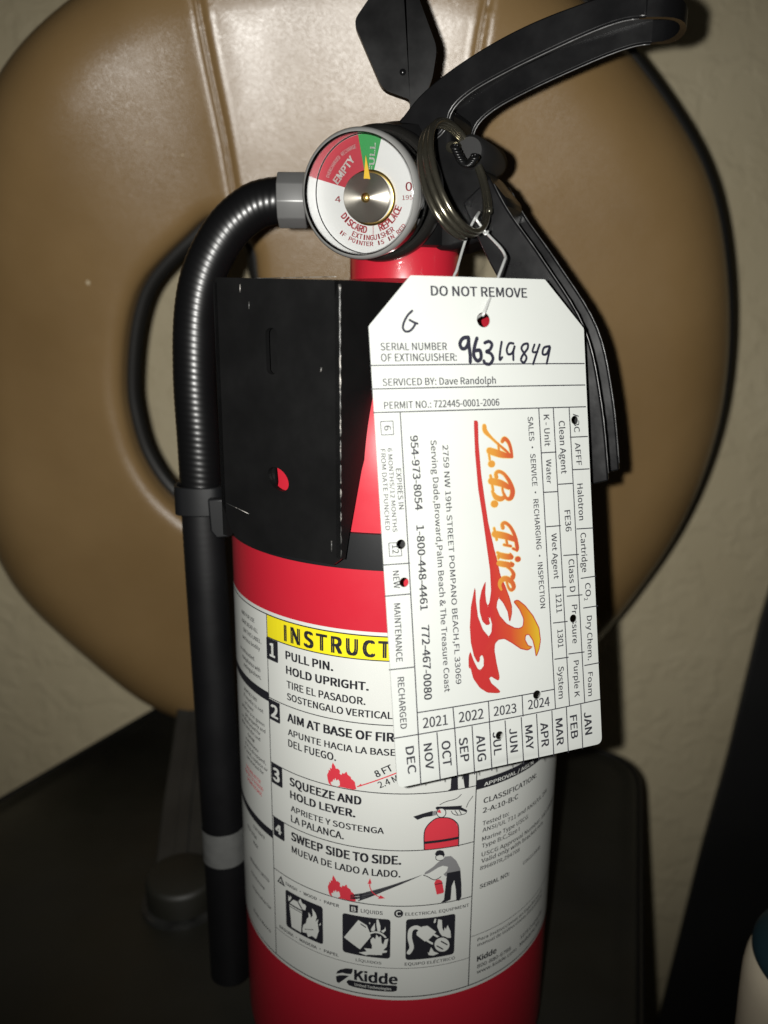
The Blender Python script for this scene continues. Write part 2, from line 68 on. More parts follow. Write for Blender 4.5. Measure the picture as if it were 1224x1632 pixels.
LAB_STROKE=[('r',[(-12.36,121.18),(-1.28,126.5)],0.35,0,'arrow1'),('k',[(6.76,101.74),(6.6,106.73),(7.13,109.01),(8.54,110.73),(10.18,111.7),(12.49,111.57),(14.22,110.99),(15.78,109.66),(16.73,107.61),(16.93,101.44)],0.3,1,'extinguisher'),('k',[(10.91,115.86),(12.78,116.63),(15.77,117.06),(17.26,118.15)],0.22,0,'extinguisher'),('k',[(20.91,116.77),(19.6,115.12),(18.98,113.64)],0.22,0,'extinguisher'),('k',[(14.37,113.28),(15.05,112.24),(16.6,111.59),(18.6,111.64),(19.14,112.21)],0.22,0,'extinguisher'),('k',[(15.45,113.32),(16.37,111.87)],0.22,0,'extinguisher'),('k',[(16.77,113.18),(17.48,111.65)],0.22,0,'extinguisher'),('k',[(-13.27,85.37),(-8.68,87.05),(0.49,91.04)],0.25,1,'spray'),('k',[(-13.58,84.44),(-7.78,86.65),(0.49,90.97)],0.25,1,'spray'),('k',[(-12.03,83.88),(-6.28,87.34)],0.3,1,'spray'),('k',[(-14.4,85.29),(-10.98,86.51)],0.3,1,'spray'),('k',[(-14.4,84.88),(-10.98,85.98)],0.3,1,'spray'),('k',[(-14.4,84.46),(-10.98,85.45)],0.3,1,'spray'),('k',[(-14.4,84.04),(-10.98,84.91)],0.3,1,'spray'),('k',[(10.14,99.25),(10.31,98.21),(11.39,97.65),(12.3,97.84)],0.2,0,'person'),('k',[(6.67,93.44),(7.88,92.81),(9.71,91.57),(10.93,91.74),(11.84,92.28)],0.25,1,'person'),('k',[(10.21,89.95),(12.36,90.13)],0.25,2,'person'),('r',[(-8.55,91.2),(-8.69,89.29),(-7.78,87.34),(-5.83,86.0)],0.3,2,'sweep'),('w',[(-8.52,73.28),(-7.01,73.88),(-5.34,73.57),(-4.01,72.42)],0.55,1,'class_b'),('k',[(-11.31,76.09),(-9.87,75.22)],0.35,2,'class_b'),('w',[(2.89,67.15),(3.67,69.01),(3.09,72.29),(3.36,75.02),(4.82,75.88),(6.32,75.06)],1.3,1,'class_c'),('w',[(10.13,72.84),(11.69,71.58)],0.6,1,'class_c'),('w',[(8.33,70.84),(9.88,69.62)],0.6,1,'class_c'),('k',[(12.5,70.11),(14.32,68.57)],0.4,4,'class_c'),('k',[(11.21,68.77),(13.01,67.28)],0.4,4,'class_c'),('k',[(-35.99,73.39),(-30.85,73.33)],0.25,2,'class_a'),('k',[(-29.94,68.03),(-26.72,69.24)],0.2,2,'class_a')]
LAB_BARS=[('k',-43.33,-38.23,152.97,159.57),('k',-42.85,-38.04,133.98,140.48),('k',-42.63,-37.69,113.14,119.84),('k',-42.38,-37.4,95.17,101.83),('round',-37.58,-23.37,65.18,78.53),('round',-16.99,-2.58,64.94,78.62),('round',1.9,16.72,64.56,78.77)]
BACK_OUT=[(-126.2,162.4),(-147.2,149.4),(-159.9,138.9),(-173.1,127.1),(-190.3,102.4),(-204.5,70.5),(-215.9,27.4),(-223.4,-20.0),(-223.9,-65.0),(-216.6,-106.3),(-206.4,-126.9),(-188.6,-148.2),(-170.2,-168.7),(-143.8,-194.8),(-122.3,-203.8),(-77.6,-219.3),(-24.2,-225.0),(29.1,-215.8),(73.1,-194.4),(110.3,-158.5),(129.5,-130.7),(137.4,-115.6),(152.6,-85.6),(162.8,-50.2),(167.1,-14.4),(165.0,17.7),(160.5,42.0),(154.5,63.1),(144.3,89.9),(131.4,109.6),(117.2,124.4),(101.1,140.5),(81.3,157.1),(56.2,175.7),(24.8,189.2),(-18.0,195.1),(-60.7,190.7),(-97.1,178.9)]
HOLE_L=[(-78.8,80.2),(-95.2,69.7),(-114.8,51.3),(-124.6,30.8),(-130.3,3.4),(-130.3,-15.6),(-126.2,-35.7),(-115.2,-55.1),(-96.3,-69.3),(-75.5,-56.5),(-61.0,-28.7),(-55.7,4.0),(-56.5,34.6),(-62.8,52.3),(-64.6,67.8)]
HOLE_R=[(38.8,77.9),(23.5,64.0),(17.0,41.1),(16.2,7.8),(20.7,-24.6),(34.8,-52.0),(53.7,-66.2),(70.8,-51.7),(79.8,-24.1),(79.5,5.2),(74.2,35.7),(66.5,55.9),(52.1,72.5)]
SEAM_A=[(-79.4,192.6),(-77.2,162.7),(-74.2,135.2),(-71.0,110.9),(-69.0,90.4),(-67.4,78.4)]
SEAM_B=[(39.6,193.4),(33.3,163.5),(29.8,140.7),(28.8,116.6),(30.9,91.1),(38.1,79.2)]
SPOTS=[(-102.5,108.6),(-89.0,103.9),(-136.6,52.3),(-191.8,-141.6)]
HANDLE_TOP=[(1.57,299.96),(8.22,306.85),(16.53,312.17),(28.03,317.5),(39.83,321.41),(52.67,324.18),(60.36,325.45),(64.89,325.82),(67.01,325.54)]
HANDLE_LOW=[(8.55,293.6),(15.69,297.73),(18.13,303.06),(23.48,307.07),(33.57,311.08),(45.2,314.85),(54.72,317.59),(61.65,318.92),(66.98,318.83)]
LEVER_IN=[(21.4,279.44),(29.51,263.89),(42.04,244.85),(53.44,225.84),(60.29,203.69)]
LEVER_OUT=[(28.91,285.72),(34.2,277.07),(44.53,263.97),(56.8,246.29),(62.7,226.33),(66.14,205.7)]
VALVE=[(0.93,302.52),(8.22,306.85),(17.37,303.61),(17.27,295.48),(27.6,286.61),(33.71,279.73),(32.27,271.97),(24.61,269.14),(18.01,267.23),(2.13,267.58)]
RIVET=[(23.33,292.28)]
SEAT=[(-207.2,122.92,0.0),(-128.0,272.0,0.0),(135.07,153.19,0.0),(129.48,103.3,0.0),(90.85,-13.89,0.0)]
PANEL=[(239.76,230.0,81.57),(235.48,230.0,56.05),(225.15,230.0,-41.58),(214.84,230.0,-114.97),(199.79,230.0,-248.77)]


# ------------------------------------------------------------------ materials
def mat(name, color, rough=0.5, metal=0.0, spec=0.5, coat=0.0, coat_rough=0.1, bump=None, var=None, rvar=None):
    """bump=(scale,strength,distance mm,detail)  var=(scale,amount) colour mottling  rvar=(scale,amount) roughness"""
    m = bpy.data.materials.new(name)
    m.use_nodes = True
    nt = m.node_tree
    p = nt.nodes["Principled BSDF"]
    p.inputs["Base Color"].default_value = (*color, 1)
    p.inputs["Roughness"].default_value = rough
    p.inputs["Metallic"].default_value = metal
    p.inputs["Specular IOR Level"].default_value = spec
    p.inputs["Coat Weight"].default_value = coat
    p.inputs["Coat Roughness"].default_value = coat_rough
    tc = nt.nodes.new("ShaderNodeTexCoord")
    def noise(scale, detail=4.0, rgh=0.55):
        n = nt.nodes.new("ShaderNodeTexNoise")
        n.inputs["Scale"].default_value = scale
        n.inputs["Detail"].default_value = detail
        n.inputs["Roughness"].default_value = rgh
        nt.links.new(tc.outputs["Object"], n.inputs["Vector"])
        return n
    if var:
        n = noise(var[0])
        r = nt.nodes.new("ShaderNodeMapRange")
        r.inputs["From Min"].default_value = 0.3
        r.inputs["From Max"].default_value = 0.7
        r.inputs["To Min"].default_value = 1 - var[1]
        r.inputs["To Max"].default_value = 1 + var[1]
        nt.links.new(n.outputs["Fac"], r.inputs["Value"])
        mx = nt.nodes.new("ShaderNodeVectorMath")
        mx.operation = 'SCALE'
        mx.inputs[0].default_value = color
        nt.links.new(r.outputs["Result"], mx.inputs["Scale"])
        nt.links.new(mx.outputs["Vector"], p.inputs["Base Color"])
    if rvar:
        n = noise(rvar[0])
        r = nt.nodes.new("ShaderNodeMapRange")
        r.inputs["From Min"].default_value = 0.3
        r.inputs["From Max"].default_value = 0.7
        r.inputs["To Min"].default_value = max(0.03, rough - rvar[1])
        r.inputs["To Max"].default_value = min(1, rough + rvar[1])
        nt.links.new(n.outputs["Fac"], r.inputs["Value"])
        nt.links.new(r.outputs["Result"], p.inputs["Roughness"])
    if bump:
        n = noise(bump[0], bump[3] if len(bump) > 3 else 3.0)
        b = nt.nodes.new("ShaderNodeBump")
        b.inputs["Strength"].default_value = bump[1]
        b.inputs["Distance"].default_value = bump[2] * MM
        nt.links.new(n.outputs["Fac"], b.inputs["Height"])
        nt.links.new(b.outputs["Normal"], p.inputs["Normal"])
    return m

def specks(m, color, scale, thresh, rough=0.6):
    """sparse chips and dust of another colour, by thresholded noise"""
    nt = m.node_tree
    p = nt.nodes["Principled BSDF"]
    tc = nt.nodes.new("ShaderNodeTexCoord")
    n = nt.nodes.new("ShaderNodeTexNoise")
    n.inputs["Scale"].default_value = scale
    n.inputs["Detail"].default_value = 5
    n.inputs["Roughness"].default_value = 0.7
    nt.links.new(tc.outputs["Object"], n.inputs["Vector"])
    r = nt.nodes.new("ShaderNodeMapRange")
    r.inputs["From Min"].default_value = thresh
    r.inputs["From Max"].default_value = thresh + 0.04
    nt.links.new(n.outputs["Fac"], r.inputs["Value"])
    mx = nt.nodes.new("ShaderNodeMix")
    mx.data_type = 'RGBA'
    src = p.inputs["Base Color"].links[0].from_socket if p.inputs["Base Color"].links else None
    if src:
        nt.links.new(src, mx.inputs["A"])
    else:
        mx.inputs["A"].default_value = p.inputs["Base Color"].default_value
    mx.inputs["B"].default_value = (*color, 1)
    nt.links.new(r.outputs["Result"], mx.inputs["Factor"])
    nt.links.new(mx.outputs["Result"], p.inputs["Base Color"])
    return m

M = {}
M['red'] = mat("red_paint", (0.365, 0.012, 0.024), 0.38, coat=0.08, coat_rough=0.12, bump=(260, 0.05, 0.3), rvar=(60, 0.05))
M['red_gloss'] = mat('glossy_red', (0.36, 0.012, 0.024), 0.3, coat=1.0, coat_rough=0.12, bump=(200, 0.03, 0.2))
M['label'] = mat("label_vinyl", (0.46, 0.47, 0.447), 0.38, var=(25, 0.015), bump=(90, 0.03, 0.3))
M['ink'] = mat("black_ink", (0.012, 0.012, 0.016), 0.42)
M['ink_grey'] = mat("grey_ink", (0.16, 0.16, 0.165), 0.45)
M['ink_mid'] = mat("dark_grey_ink", (0.05, 0.05, 0.055), 0.45)
M['ink_white'] = mat("white_ink", (0.46, 0.47, 0.447), 0.4)
M['ink_red'] = mat("red_ink", (0.46, 0.03, 0.045), 0.42)
M['ink_yellow'] = mat("yellow_ink", (0.58, 0.50, 0.012), 0.4)
M['card'] = specks(mat("tag_card", (0.375, 0.388, 0.372), 0.42, var=(28, 0.03), bump=(120, 0.06, 0.4)), (0.25, 0.25, 0.235), 110, 0.76)
M['tag_ink'] = mat("tag_ink", (0.02, 0.02, 0.026), 0.5)
M['pen'] = mat("marker_ink", (0.008, 0.008, 0.018), 0.5)
M['black'] = mat("black_plastic", (0.0035, 0.0035, 0.0037), 0.34, spec=0.3, bump=(300, 0.06, 0.2), rvar=(80, 0.08))
M['black_metal'] = specks(mat("black_enamel", (0.0035, 0.0035, 0.0036), 0.46, spec=0.25, bump=(420, 0.12, 0.15), rvar=(70, 0.1)), (0.32, 0.31, 0.28), 330, 0.735)
M['handle'] = mat("black_powder_coat", (0.0038, 0.0038, 0.0042), 0.3, spec=0.35, bump=(500, 0.08, 0.15), rvar=(90, 0.07))
M['edge'] = specks(mat("worn_glint_edge", (0.05, 0.05, 0.048), 0.4, metal=0.3, var=(300, 0.5)), (0.20, 0.19, 0.175), 260, 0.52)
M['edge_lit'] = mat("edge_highlight", (0.07, 0.07, 0.07), 0.35, metal=0.3, var=(400, 0.4))  # paler tone standing in for the highlight on handle and lever edges
M['rubber'] = mat("hose_rubber", (0.003, 0.003, 0.0033), 0.33, spec=0.38, rvar=(40, 0.05))
M['nozzle'] = specks(mat("nozzle_rubber", (0.0028, 0.0028, 0.0033), 0.5, spec=0.3, bump=(200, 0.08, 0.2), rvar=(40, 0.08)), (0.12, 0.12, 0.12), 300, 0.76)
M['strap'] = mat("strap_vinyl", (0.005, 0.0053, 0.006), 0.45, spec=0.35, bump=(200, 0.1, 0.2))
M['steel'] = mat("spring_steel", (0.15, 0.14, 0.108), 0.24, metal=0.9, rvar=(300, 0.08))
M['wire'] = mat("galvanised_wire", (0.52, 0.53, 0.52), 0.36, metal=0.45, rvar=(500, 0.1))
M['alu'] = mat("grey_alloy", (0.15, 0.15, 0.148), 0.42, metal=0.4, var=(60, 0.08))
M['tape'] = mat("grey_tape", (0.13, 0.132, 0.128), 0.38, metal=0.35, var=(160, 0.10), bump=(120, 0.25, 0.3))
M['gauge_body'] = mat("gauge_casing", (0.012, 0.0115, 0.0105), 0.28, metal=0.3, rvar=(90, 0.08))
M['dial'] = mat("dial_white", (0.41, 0.42, 0.415), 0.5)
M['dial_red'] = mat("dial_red", (0.26, 0.007, 0.019), 0.5)
M['dial_green'] = mat("dial_green", (0.005, 0.165, 0.03), 0.5)
M['dial_text_red'] = mat("dial_text_red", (0.32, 0.025, 0.035), 0.5)
M['needle'] = mat("needle_yellow", (0.50, 0.31, 0.01), 0.45)
M['brass'] = mat("brass", (0.72, 0.50, 0.16), 0.3, metal=1.0)
M['rim'] = mat('clear_rim', (0.30, 0.30, 0.29), 0.18, metal=0.5)
M['matte'] = mat('matte_black', (0.004, 0.004, 0.0042), 0.6, bump=(300, 0.1, 0.2))
M['lint'] = mat('lint', (0.42, 0.34, 0.22), 0.8)
M['wall'] = None
M['leather'] = None
M['trim'] = mat("dark_trim", (0.009, 0.0085, 0.0075), 0.42, bump=(150, 0.1, 0.3))
M['seat'] = specks(mat("seat_vinyl", (0.012, 0.0115, 0.008), 0.50, bump=(70, 0.25, 0.6), var=(9, 0.55), rvar=(12, 0.16)), (0.075, 0.07, 0.055), 130, 0.74)
M['iron'] = mat("grey_iron", (0.022, 0.022, 0.020), 0.5, bump=(120, 0.15, 0.3), var=(40, 0.2))
M['knob'] = mat("black_knob", (0.0015, 0.0015, 0.0017), 0.7, spec=0.12)
M['zinc'] = mat("zinc_washer", (0.045, 0.045, 0.042), 0.45, metal=0.6, var=(150, 0.4))
M['panel'] = mat("black_panel", (0.012, 0.012, 0.012), 0.55, bump=(90, 0.1, 0.3), var=(8, 0.3))
M['cream'] = mat("cream_plastic", (0.74, 0.66, 0.50), 0.5, var=(30, 0.05), bump=(60, 0.1, 0.4))
M['teal'] = mat("teal_lid", (0.012, 0.034, 0.046), 0.5, var=(30, 0.15))
M['floor'] = mat("floor", (0.07, 0.055, 0.04), 0.6, var=(6, 0.3))

def wall_material():
    m = bpy.data.materials.new("knockdown_plaster")
    m.use_nodes = True
    nt = m.node_tree
    p = nt.nodes["Principled BSDF"]
    p.inputs["Roughness"].default_value = 0.62
    tc = nt.nodes.new("ShaderNodeTexCoord")
    n1 = nt.nodes.new("ShaderNodeTexNoise")
    n1.inputs["Scale"].default_value = 55
    n1.inputs["Detail"].default_value = 5
    n1.inputs["Roughness"].default_value = 0.55
    n1.inputs["Distortion"].default_value = 0.6
    nt.links.new(tc.outputs["Object"], n1.inputs["Vector"])
    r1 = nt.nodes.new("ShaderNodeMapRange")          # flattened tops with broken edges
    r1.inputs["From Min"].default_value = 0.47
    r1.inputs["From Max"].default_value = 0.60
    nt.links.new(n1.outputs["Fac"], r1.inputs["Value"])
    n2 = nt.nodes.new("ShaderNodeTexNoise")
    n2.inputs["Scale"].default_value = 260
    n2.inputs["Detail"].default_value = 4
    nt.links.new(tc.outputs["Object"], n2.inputs["Vector"])
    a = nt.nodes.new("ShaderNodeMath")
    a.operation = 'MULTIPLY_ADD'
    a.inputs[1].default_value = 0.16
    nt.links.new(n2.outputs["Fac"], a.inputs[0])
    nt.links.new(r1.outputs["Result"], a.inputs[2])
    b = nt.nodes.new("ShaderNodeBump")
    b.inputs["Strength"].default_value = 0.5
    b.inputs["Distance"].default_value = 0.0012
    nt.links.new(a.outputs["Value"], b.inputs["Height"])
    nt.links.new(b.outputs["Normal"], p.inputs["Normal"])
    n3 = nt.nodes.new("ShaderNodeTexNoise")
    n3.inputs["Scale"].default_value = 7
    nt.links.new(tc.outputs["Object"], n3.inputs["Vector"])
    cr = nt.nodes.new("ShaderNodeValToRGB")
    cr.color_ramp.elements[0].position = 0.3
    cr.color_ramp.elements[0].color = (0.62, 0.53, 0.345, 1)
    cr.color_ramp.elements[1].position = 0.7
    cr.color_ramp.elements[1].color = (0.69, 0.60, 0.405, 1)
    nt.links.new(n3.outputs["Fac"], cr.inputs["Fac"])
    nt.links.new(cr.outputs["Color"], p.inputs["Base Color"])
    return m
M['wall'] = wall_material()

def leather_material():
    m = bpy.data.materials.new("bronze_leather")
    m.use_nodes = True
    nt = m.node_tree
    p = nt.nodes["Principled BSDF"]
    p.inputs["Specular IOR Level"].default_value = 0.7
    p.inputs["Coat Weight"].default_value = 0.25
    p.inputs["Coat Roughness"].default_value = 0.27
    tc = nt.nodes.new("ShaderNodeTexCoord")
    def noise(s, d, rg=0.5):
        n = nt.nodes.new("ShaderNodeTexNoise")
        n.inputs["Scale"].default_value = s
        n.inputs["Detail"].default_value = d
        n.inputs["Roughness"].default_value = rg
        nt.links.new(tc.outputs["Object"], n.inputs["Vector"])
        return n
    n = noise(11, 6)
    cr = nt.nodes.new("ShaderNodeValToRGB")
    cr.color_ramp.elements[0].position = 0.3
    cr.color_ramp.elements[0].color = (0.186, 0.115, 0.046, 1)
    cr.color_ramp.elements[1].position = 0.72
    cr.color_ramp.elements[1].color = (0.250, 0.160, 0.069, 1)
    nt.links.new(n.outputs["Fac"], cr.inputs["Fac"])
    nt.links.new(cr.outputs["Color"], p.inputs["Base Color"])
    rr = nt.nodes.new("ShaderNodeMapRange")
    rr.inputs["To Min"].default_value = 0.28
    rr.inputs["To Max"].default_value = 0.42
    nt.links.new(noise(60, 5).outputs["Fac"], rr.inputs["Value"])
    nt.links.new(rr.outputs["Result"], p.inputs["Roughness"])
    v = nt.nodes.new("ShaderNodeTexVoronoi")
    v.feature = 'DISTANCE_TO_EDGE'
    v.inputs["Scale"].default_value = 1300
    nt.links.new(tc.outputs["Object"], v.inputs["Vector"])
    mr = nt.nodes.new("ShaderNodeMapRange")
    mr.inputs["From Max"].default_value = 0.18
    nt.links.new(v.outputs["Distance"], mr.inputs["Value"])
    ad = nt.nodes.new("ShaderNodeMath")
    ad.operation = 'MULTIPLY_ADD'
    ad.inputs[1].default_value = 5.5
    nt.links.new(noise(75, 5).outputs["Fac"], ad.inputs[0])
    nt.links.new(mr.outputs["Result"], ad.inputs[2])
    b = nt.nodes.new("ShaderNodeBump")
    b.inputs["Strength"].default_value = 0.15
    b.inputs["Distance"].default_value = 0.0004
    nt.links.new(ad.outputs["Value"], b.inputs["Height"])
    nt.links.new(b.outputs["Normal"], p.inputs["Normal"])
    return m
M['leather'] = leather_material()

def ramp_material(name, stops):
    m = bpy.data.materials.new(name)
    m.use_nodes = True
    nt = m.node_tree
    p = nt.nodes["Principled BSDF"]
    p.inputs["Roughness"].default_value = 0.45
    at = nt.nodes.new("ShaderNodeAttribute")
    at.attribute_name = "grad"
    cr = nt.nodes.new("ShaderNodeValToRGB")
    els = cr.color_ramp.elements
    els[0].position, els[0].color = stops[0][0], (*stops[0][1], 1)
    els[1].position, els[1].color = stops[-1][0], (*stops[-1][1], 1)
    for pos, c in stops[1:-1]:
        e = els.new(pos)
        e.color = (*c, 1)
    nt.links.new(at.outputs["Fac"], cr.inputs["Fac"])
    nt.links.new(cr.outputs["Color"], p.inputs["Base Color"])
    return m
M['flame'] = ramp_material("logo_flame_ink", [(0.0, (0.27, 0.014, 0.014)), (0.30, (0.30, 0.035, 0.013)), (0.55, (0.33, 0.11, 0.009)), (0.8, (0.36, 0.26, 0.012)), (1.0, (0.34, 0.30, 0.014))])
M['logo'] = ramp_material("logo_letter_ink", [(0.0, (0.34, 0.15, 0.02)), (0.4, (0.30, 0.06, 0.015)), (1.0, (0.25, 0.010, 0.022))])
M['logo_edge'] = mat("logo_outline_ink", (0.38, 0.29, 0.12), 0.45)
M['flame_edge'] = mat("logo_flame_outline_ink", (0.24, 0.018, 0.014), 0.45)

def clear_lens(name="clear_lens", tint=0.93, gloss=0.06):
    m = bpy.data.materials.new(name)
    m.use_nodes = True
    nt = m.node_tree
    nt.nodes.remove(nt.nodes["Principled BSDF"])
    out = nt.nodes["Material Output"]
    t = nt.nodes.new("ShaderNodeBsdfTransparent")
    t.inputs[0].default_value = (tint, tint, tint, 1)
    g = nt.nodes.new("ShaderNodeBsdfGlossy")
    g.inputs["Roughness"].default_value = gloss
    g.inputs["Color"].default_value = (0.9, 0.9, 0.9, 1)
    fr = nt.nodes.new("ShaderNodeFresnel")
    fr.inputs["IOR"].default_value = 1.65
    mx = nt.nodes.new("ShaderNodeMixShader")
    nt.links.new(fr.outputs[0], mx.inputs[0])
    nt.links.new(t.outputs[0], mx.inputs[1])
    nt.links.new(g.outputs[0], mx.inputs[2])
    nt.links.new(mx.outputs[0], out.inputs[0])
    return m
M['lens'] = clear_lens()
M['lens_wall'] = clear_lens("lens_wall", 0.62, 0.2)

def turned_metal():
    m = bpy.data.materials.new("turned_metal")
    m.use_nodes = True
    nt = m.node_tree
    p = nt.nodes["Principled BSDF"]
    p.inputs["Base Color"].default_value = (0.34, 0.32, 0.28, 1)
    p.inputs["Metallic"].default_value = 0.9
    p.inputs["Roughness"].default_value = 0.36
    p.inputs["Anisotropic"].default_value = 0.95
    p.inputs["Anisotropic Rotation"].default_value = 0.25
    tg = nt.nodes.new("ShaderNodeTangent")
    tg.direction_type = 'RADIAL'
    tg.axis = 'Z'
    nt.links.new(tg.outputs[0], p.inputs["Tangent"])
    return m
M['turned'] = turned_metal()

# ------------------------------------------------------------------ object helpers (all coordinates in mm, world axes)
def origin_of(o):
    v = Vector((0, 0, 0))
    while o is not None:
        v += o.location
        o = o.parent
    return v

def thing(name, label, cat, loc=(0, 0, 0), group=None):
    o = bpy.data.objects.new(name, None)
    COL.objects.link(o)
    o.empty_display_size = 0.02
    o.location = Vector(loc) * MM
    o["label"], o["category"] = label, cat
    if group:
        o["group"] = group
    return o

def mesh_obj(name, verts, faces, material, parent=None, smooth=True, label=None, rot=None, angle=None):
    me = bpy.data.meshes.new(name)
    off = origin_of(parent) if parent else Vector((0, 0, 0))
    me.from_pydata([Vector(v) * MM - off for v in verts], [], faces)
    me.materials.append(material)
    me.update()
    bm = bmesh.new()
    bm.from_mesh(me)
    bmesh.ops.recalc_face_normals(bm, faces=bm.faces)
    bm.to_mesh(me)
    bm.free()
    if smooth:
        for p in me.polygons:
            p.use_smooth = True
        if angle:
            me.set_sharp_from_angle(angle=math.radians(angle))
    o = bpy.data.objects.new(name, me)
    COL.objects.link(o)
    if parent:
        o.parent = parent
    if label:
        o["label"] = label
    return o

def flat_obj(name, verts, faces, material, parent, grad=None):
    """printed sheet: keep winding as given"""
    me = bpy.data.meshes.new(name)
    off = origin_of(parent) if parent else Vector((0, 0, 0))
    me.from_pydata([Vector(v) * MM - off for v in verts], [], faces)
    me.materials.append(material)
    if grad is not None:
        at = me.attributes.new("grad", 'FLOAT', 'POINT')
        at.data.foreach_set("value", grad)
    me.update()
    o = bpy.data.objects.new(name, me)
    COL.objects.link(o)
    o.parent = parent
    return o

def bevelled(o, width, segs=2, limit=35):
    b = o.modifiers.new("bevel", 'BEVEL')
    b.width = width * MM
    b.segments = segs
    b.limit_method = 'ANGLE'
    b.angle_limit = math.radians(limit)
    for p in o.data.polygons:
        p.use_smooth = True
    o.data.set_sharp_from_angle(angle=math.radians(50))
    return o

def catmull(pts, n=8, closed=False):
    P = [Vector(p) for p in pts]
    out = []
    N = len(P)
    rng = range(N if closed else N - 1)
    for i in rng:
        if closed:
            a, b, c, d = P[i - 1], P[i], P[(i + 1) % N], P[(i + 2) % N]
        else:
            a, b, c, d = P[max(i - 1, 0)], P[i], P[i + 1], P[min(i + 2, N - 1)]
        for k in range(n):
            t = k / n
            out.append(0.5 * ((2 * b) + (c - a) * t + (2 * a - 5 * b + 4 * c - d) * t * t + (3 * b - a - 3 * c + d) * t ** 3))
    if not closed:
        out.append(P[-1])
    return out

def resample(pts, step, closed=False):
    P = list(pts) + ([pts[0]] if closed else [])
    L = [0.0]
    for a, b in zip(P, P[1:]):
        L.append(L[-1] + (b - a).length)
    n = max(2, int(round(L[-1] / step)))
    out, j = [], 0
    for k in range(n + (0 if closed else 1)):
        s = L[-1] * k / n
        while j < len(L) - 2 and L[j + 1] < s:
            j += 1
        d = L[j + 1] - L[j]
        out.append(P[j].lerp(P[j + 1], (s - L[j]) / d if d > 0 else 0))
    return out

def tube(path, radius, seg=16, closed=False, caps=True, up=Vector((0.13, 0.31, 1))):
    """radius: number or function(i, angle, s)"""
    verts, faces = [], []
    n = len(path)
    s = 0.0
    ref = None
    for i, p in enumerate(path):
        a = path[i - 1] if (i > 0 or closed) else p
        b = path[(i + 1) % n] if (i < n - 1 or closed) else p
        t = (b - a).normalized()
        if ref is None:
            ref = up - t * up.dot(t)
            if ref.length < 1e-3:
                ref = Vector((1, 0, 0)) - t * t.x
        else:
            ref = ref - t * ref.dot(t)
        ref.normalize()
        bi = t.cross(ref)
        if i > 0:
            s += (p - path[i - 1]).length
        for k in range(seg):
            an = 2 * math.pi * k / seg
            r = radius(i, an, s) if callable(radius) else radius
            verts.append(p + (ref * math.cos(an) + bi * math.sin(an)) * r)
    for i in range(n if closed else n - 1):
        for k in range(seg):
            j = (i + 1) % n
            faces.append((i * seg + k, i * seg + (k + 1) % seg, j * seg + (k + 1) % seg, j * seg + k))
    if caps and not closed:
        faces.append(tuple(range(seg)))
        faces.append(tuple((n - 1) * seg + k for k in range(seg)))
    return verts, faces

def lathe(profile, center=(0, 0, 0), axis=None, seg=96, cap0=False, cap1=False):
    """profile [(r,h)], axis = 3x3 columns (x,y,z) for local frame"""
    c = Vector(center)
    ax = axis or (Vector((1, 0, 0)), Vector((0, 1, 0)), Vector((0, 0, 1)))
    verts, faces = [], []
    for r, h in profile:
        for k in range(seg):
            a = 2 * math.pi * k / seg
            verts.append(c + ax[0] * (r * math.cos(a)) + ax[1] * (r * math.sin(a)) + ax[2] * h)
    for i in range(len(profile) - 1):
        for k in range(seg):
            faces.append((i * seg + k, i * seg + (k + 1) % seg, (i + 1) * seg + (k + 1) % seg, (i + 1) * seg + k))
    if cap0:
        faces.append(tuple(range(seg)))
    if cap1:
        faces.append(tuple((len(profile) - 1) * seg + k for k in range(seg)))
    return verts, faces

def prism(poly, to3, depth_vec):
    """polygon of 2D points mapped by to3, extruded by depth_vec"""
    n = len(poly)
    A = [to3(p) for p in poly]
    B = [a + depth_vec for a in A]
    faces = [tuple(range(n)), tuple(range(2 * n - 1, n - 1, -1))]
    for i in range(n):
        j = (i + 1) % n
        faces.append((i, j, n + j, n + i))
    return A + B, faces

def cdt(outer, holes, extra=()):
    vs_, es = [], []
    for loop in [outer] + list(holes):
        b = len(vs_)
        vs_ += [Vector((p[0], p[1])) for p in loop]
        es += [(b + i, b + (i + 1) % len(loop)) for i in range(len(loop))]
    vs_ += [Vector((p[0], p[1])) for p in extra]
    r = delaunay_2d_cdt(vs_, es, [], 1, 1e-5)
    hv_ = [[Vector((p[0], p[1])) for p in h] for h in holes]
    keep = []
    for f in r[2]:
        c = sum((r[0][i] for i in f), Vector((0, 0))) / len(f)
        if not any(pt_inside(c, h) for h in hv_):
            keep.append(f)
    return r[0], keep

def pt_inside(p, loop):
    c = False
    j = len(loop) - 1
    for i in range(len(loop)):
        a, b = loop[i], loop[j]
        if (a.y > p.y) != (b.y > p.y) and p.x < (b.x - a.x) * (p.y - a.y) / (b.y - a.y) + a.x:
            c = not c
        j = i
    return c

def circle2(c, r, n=20):
    return [(c[0] + r * math.cos(2 * math.pi * k / n), c[1] + r * math.sin(2 * math.pi * k / n)) for k in range(n)]

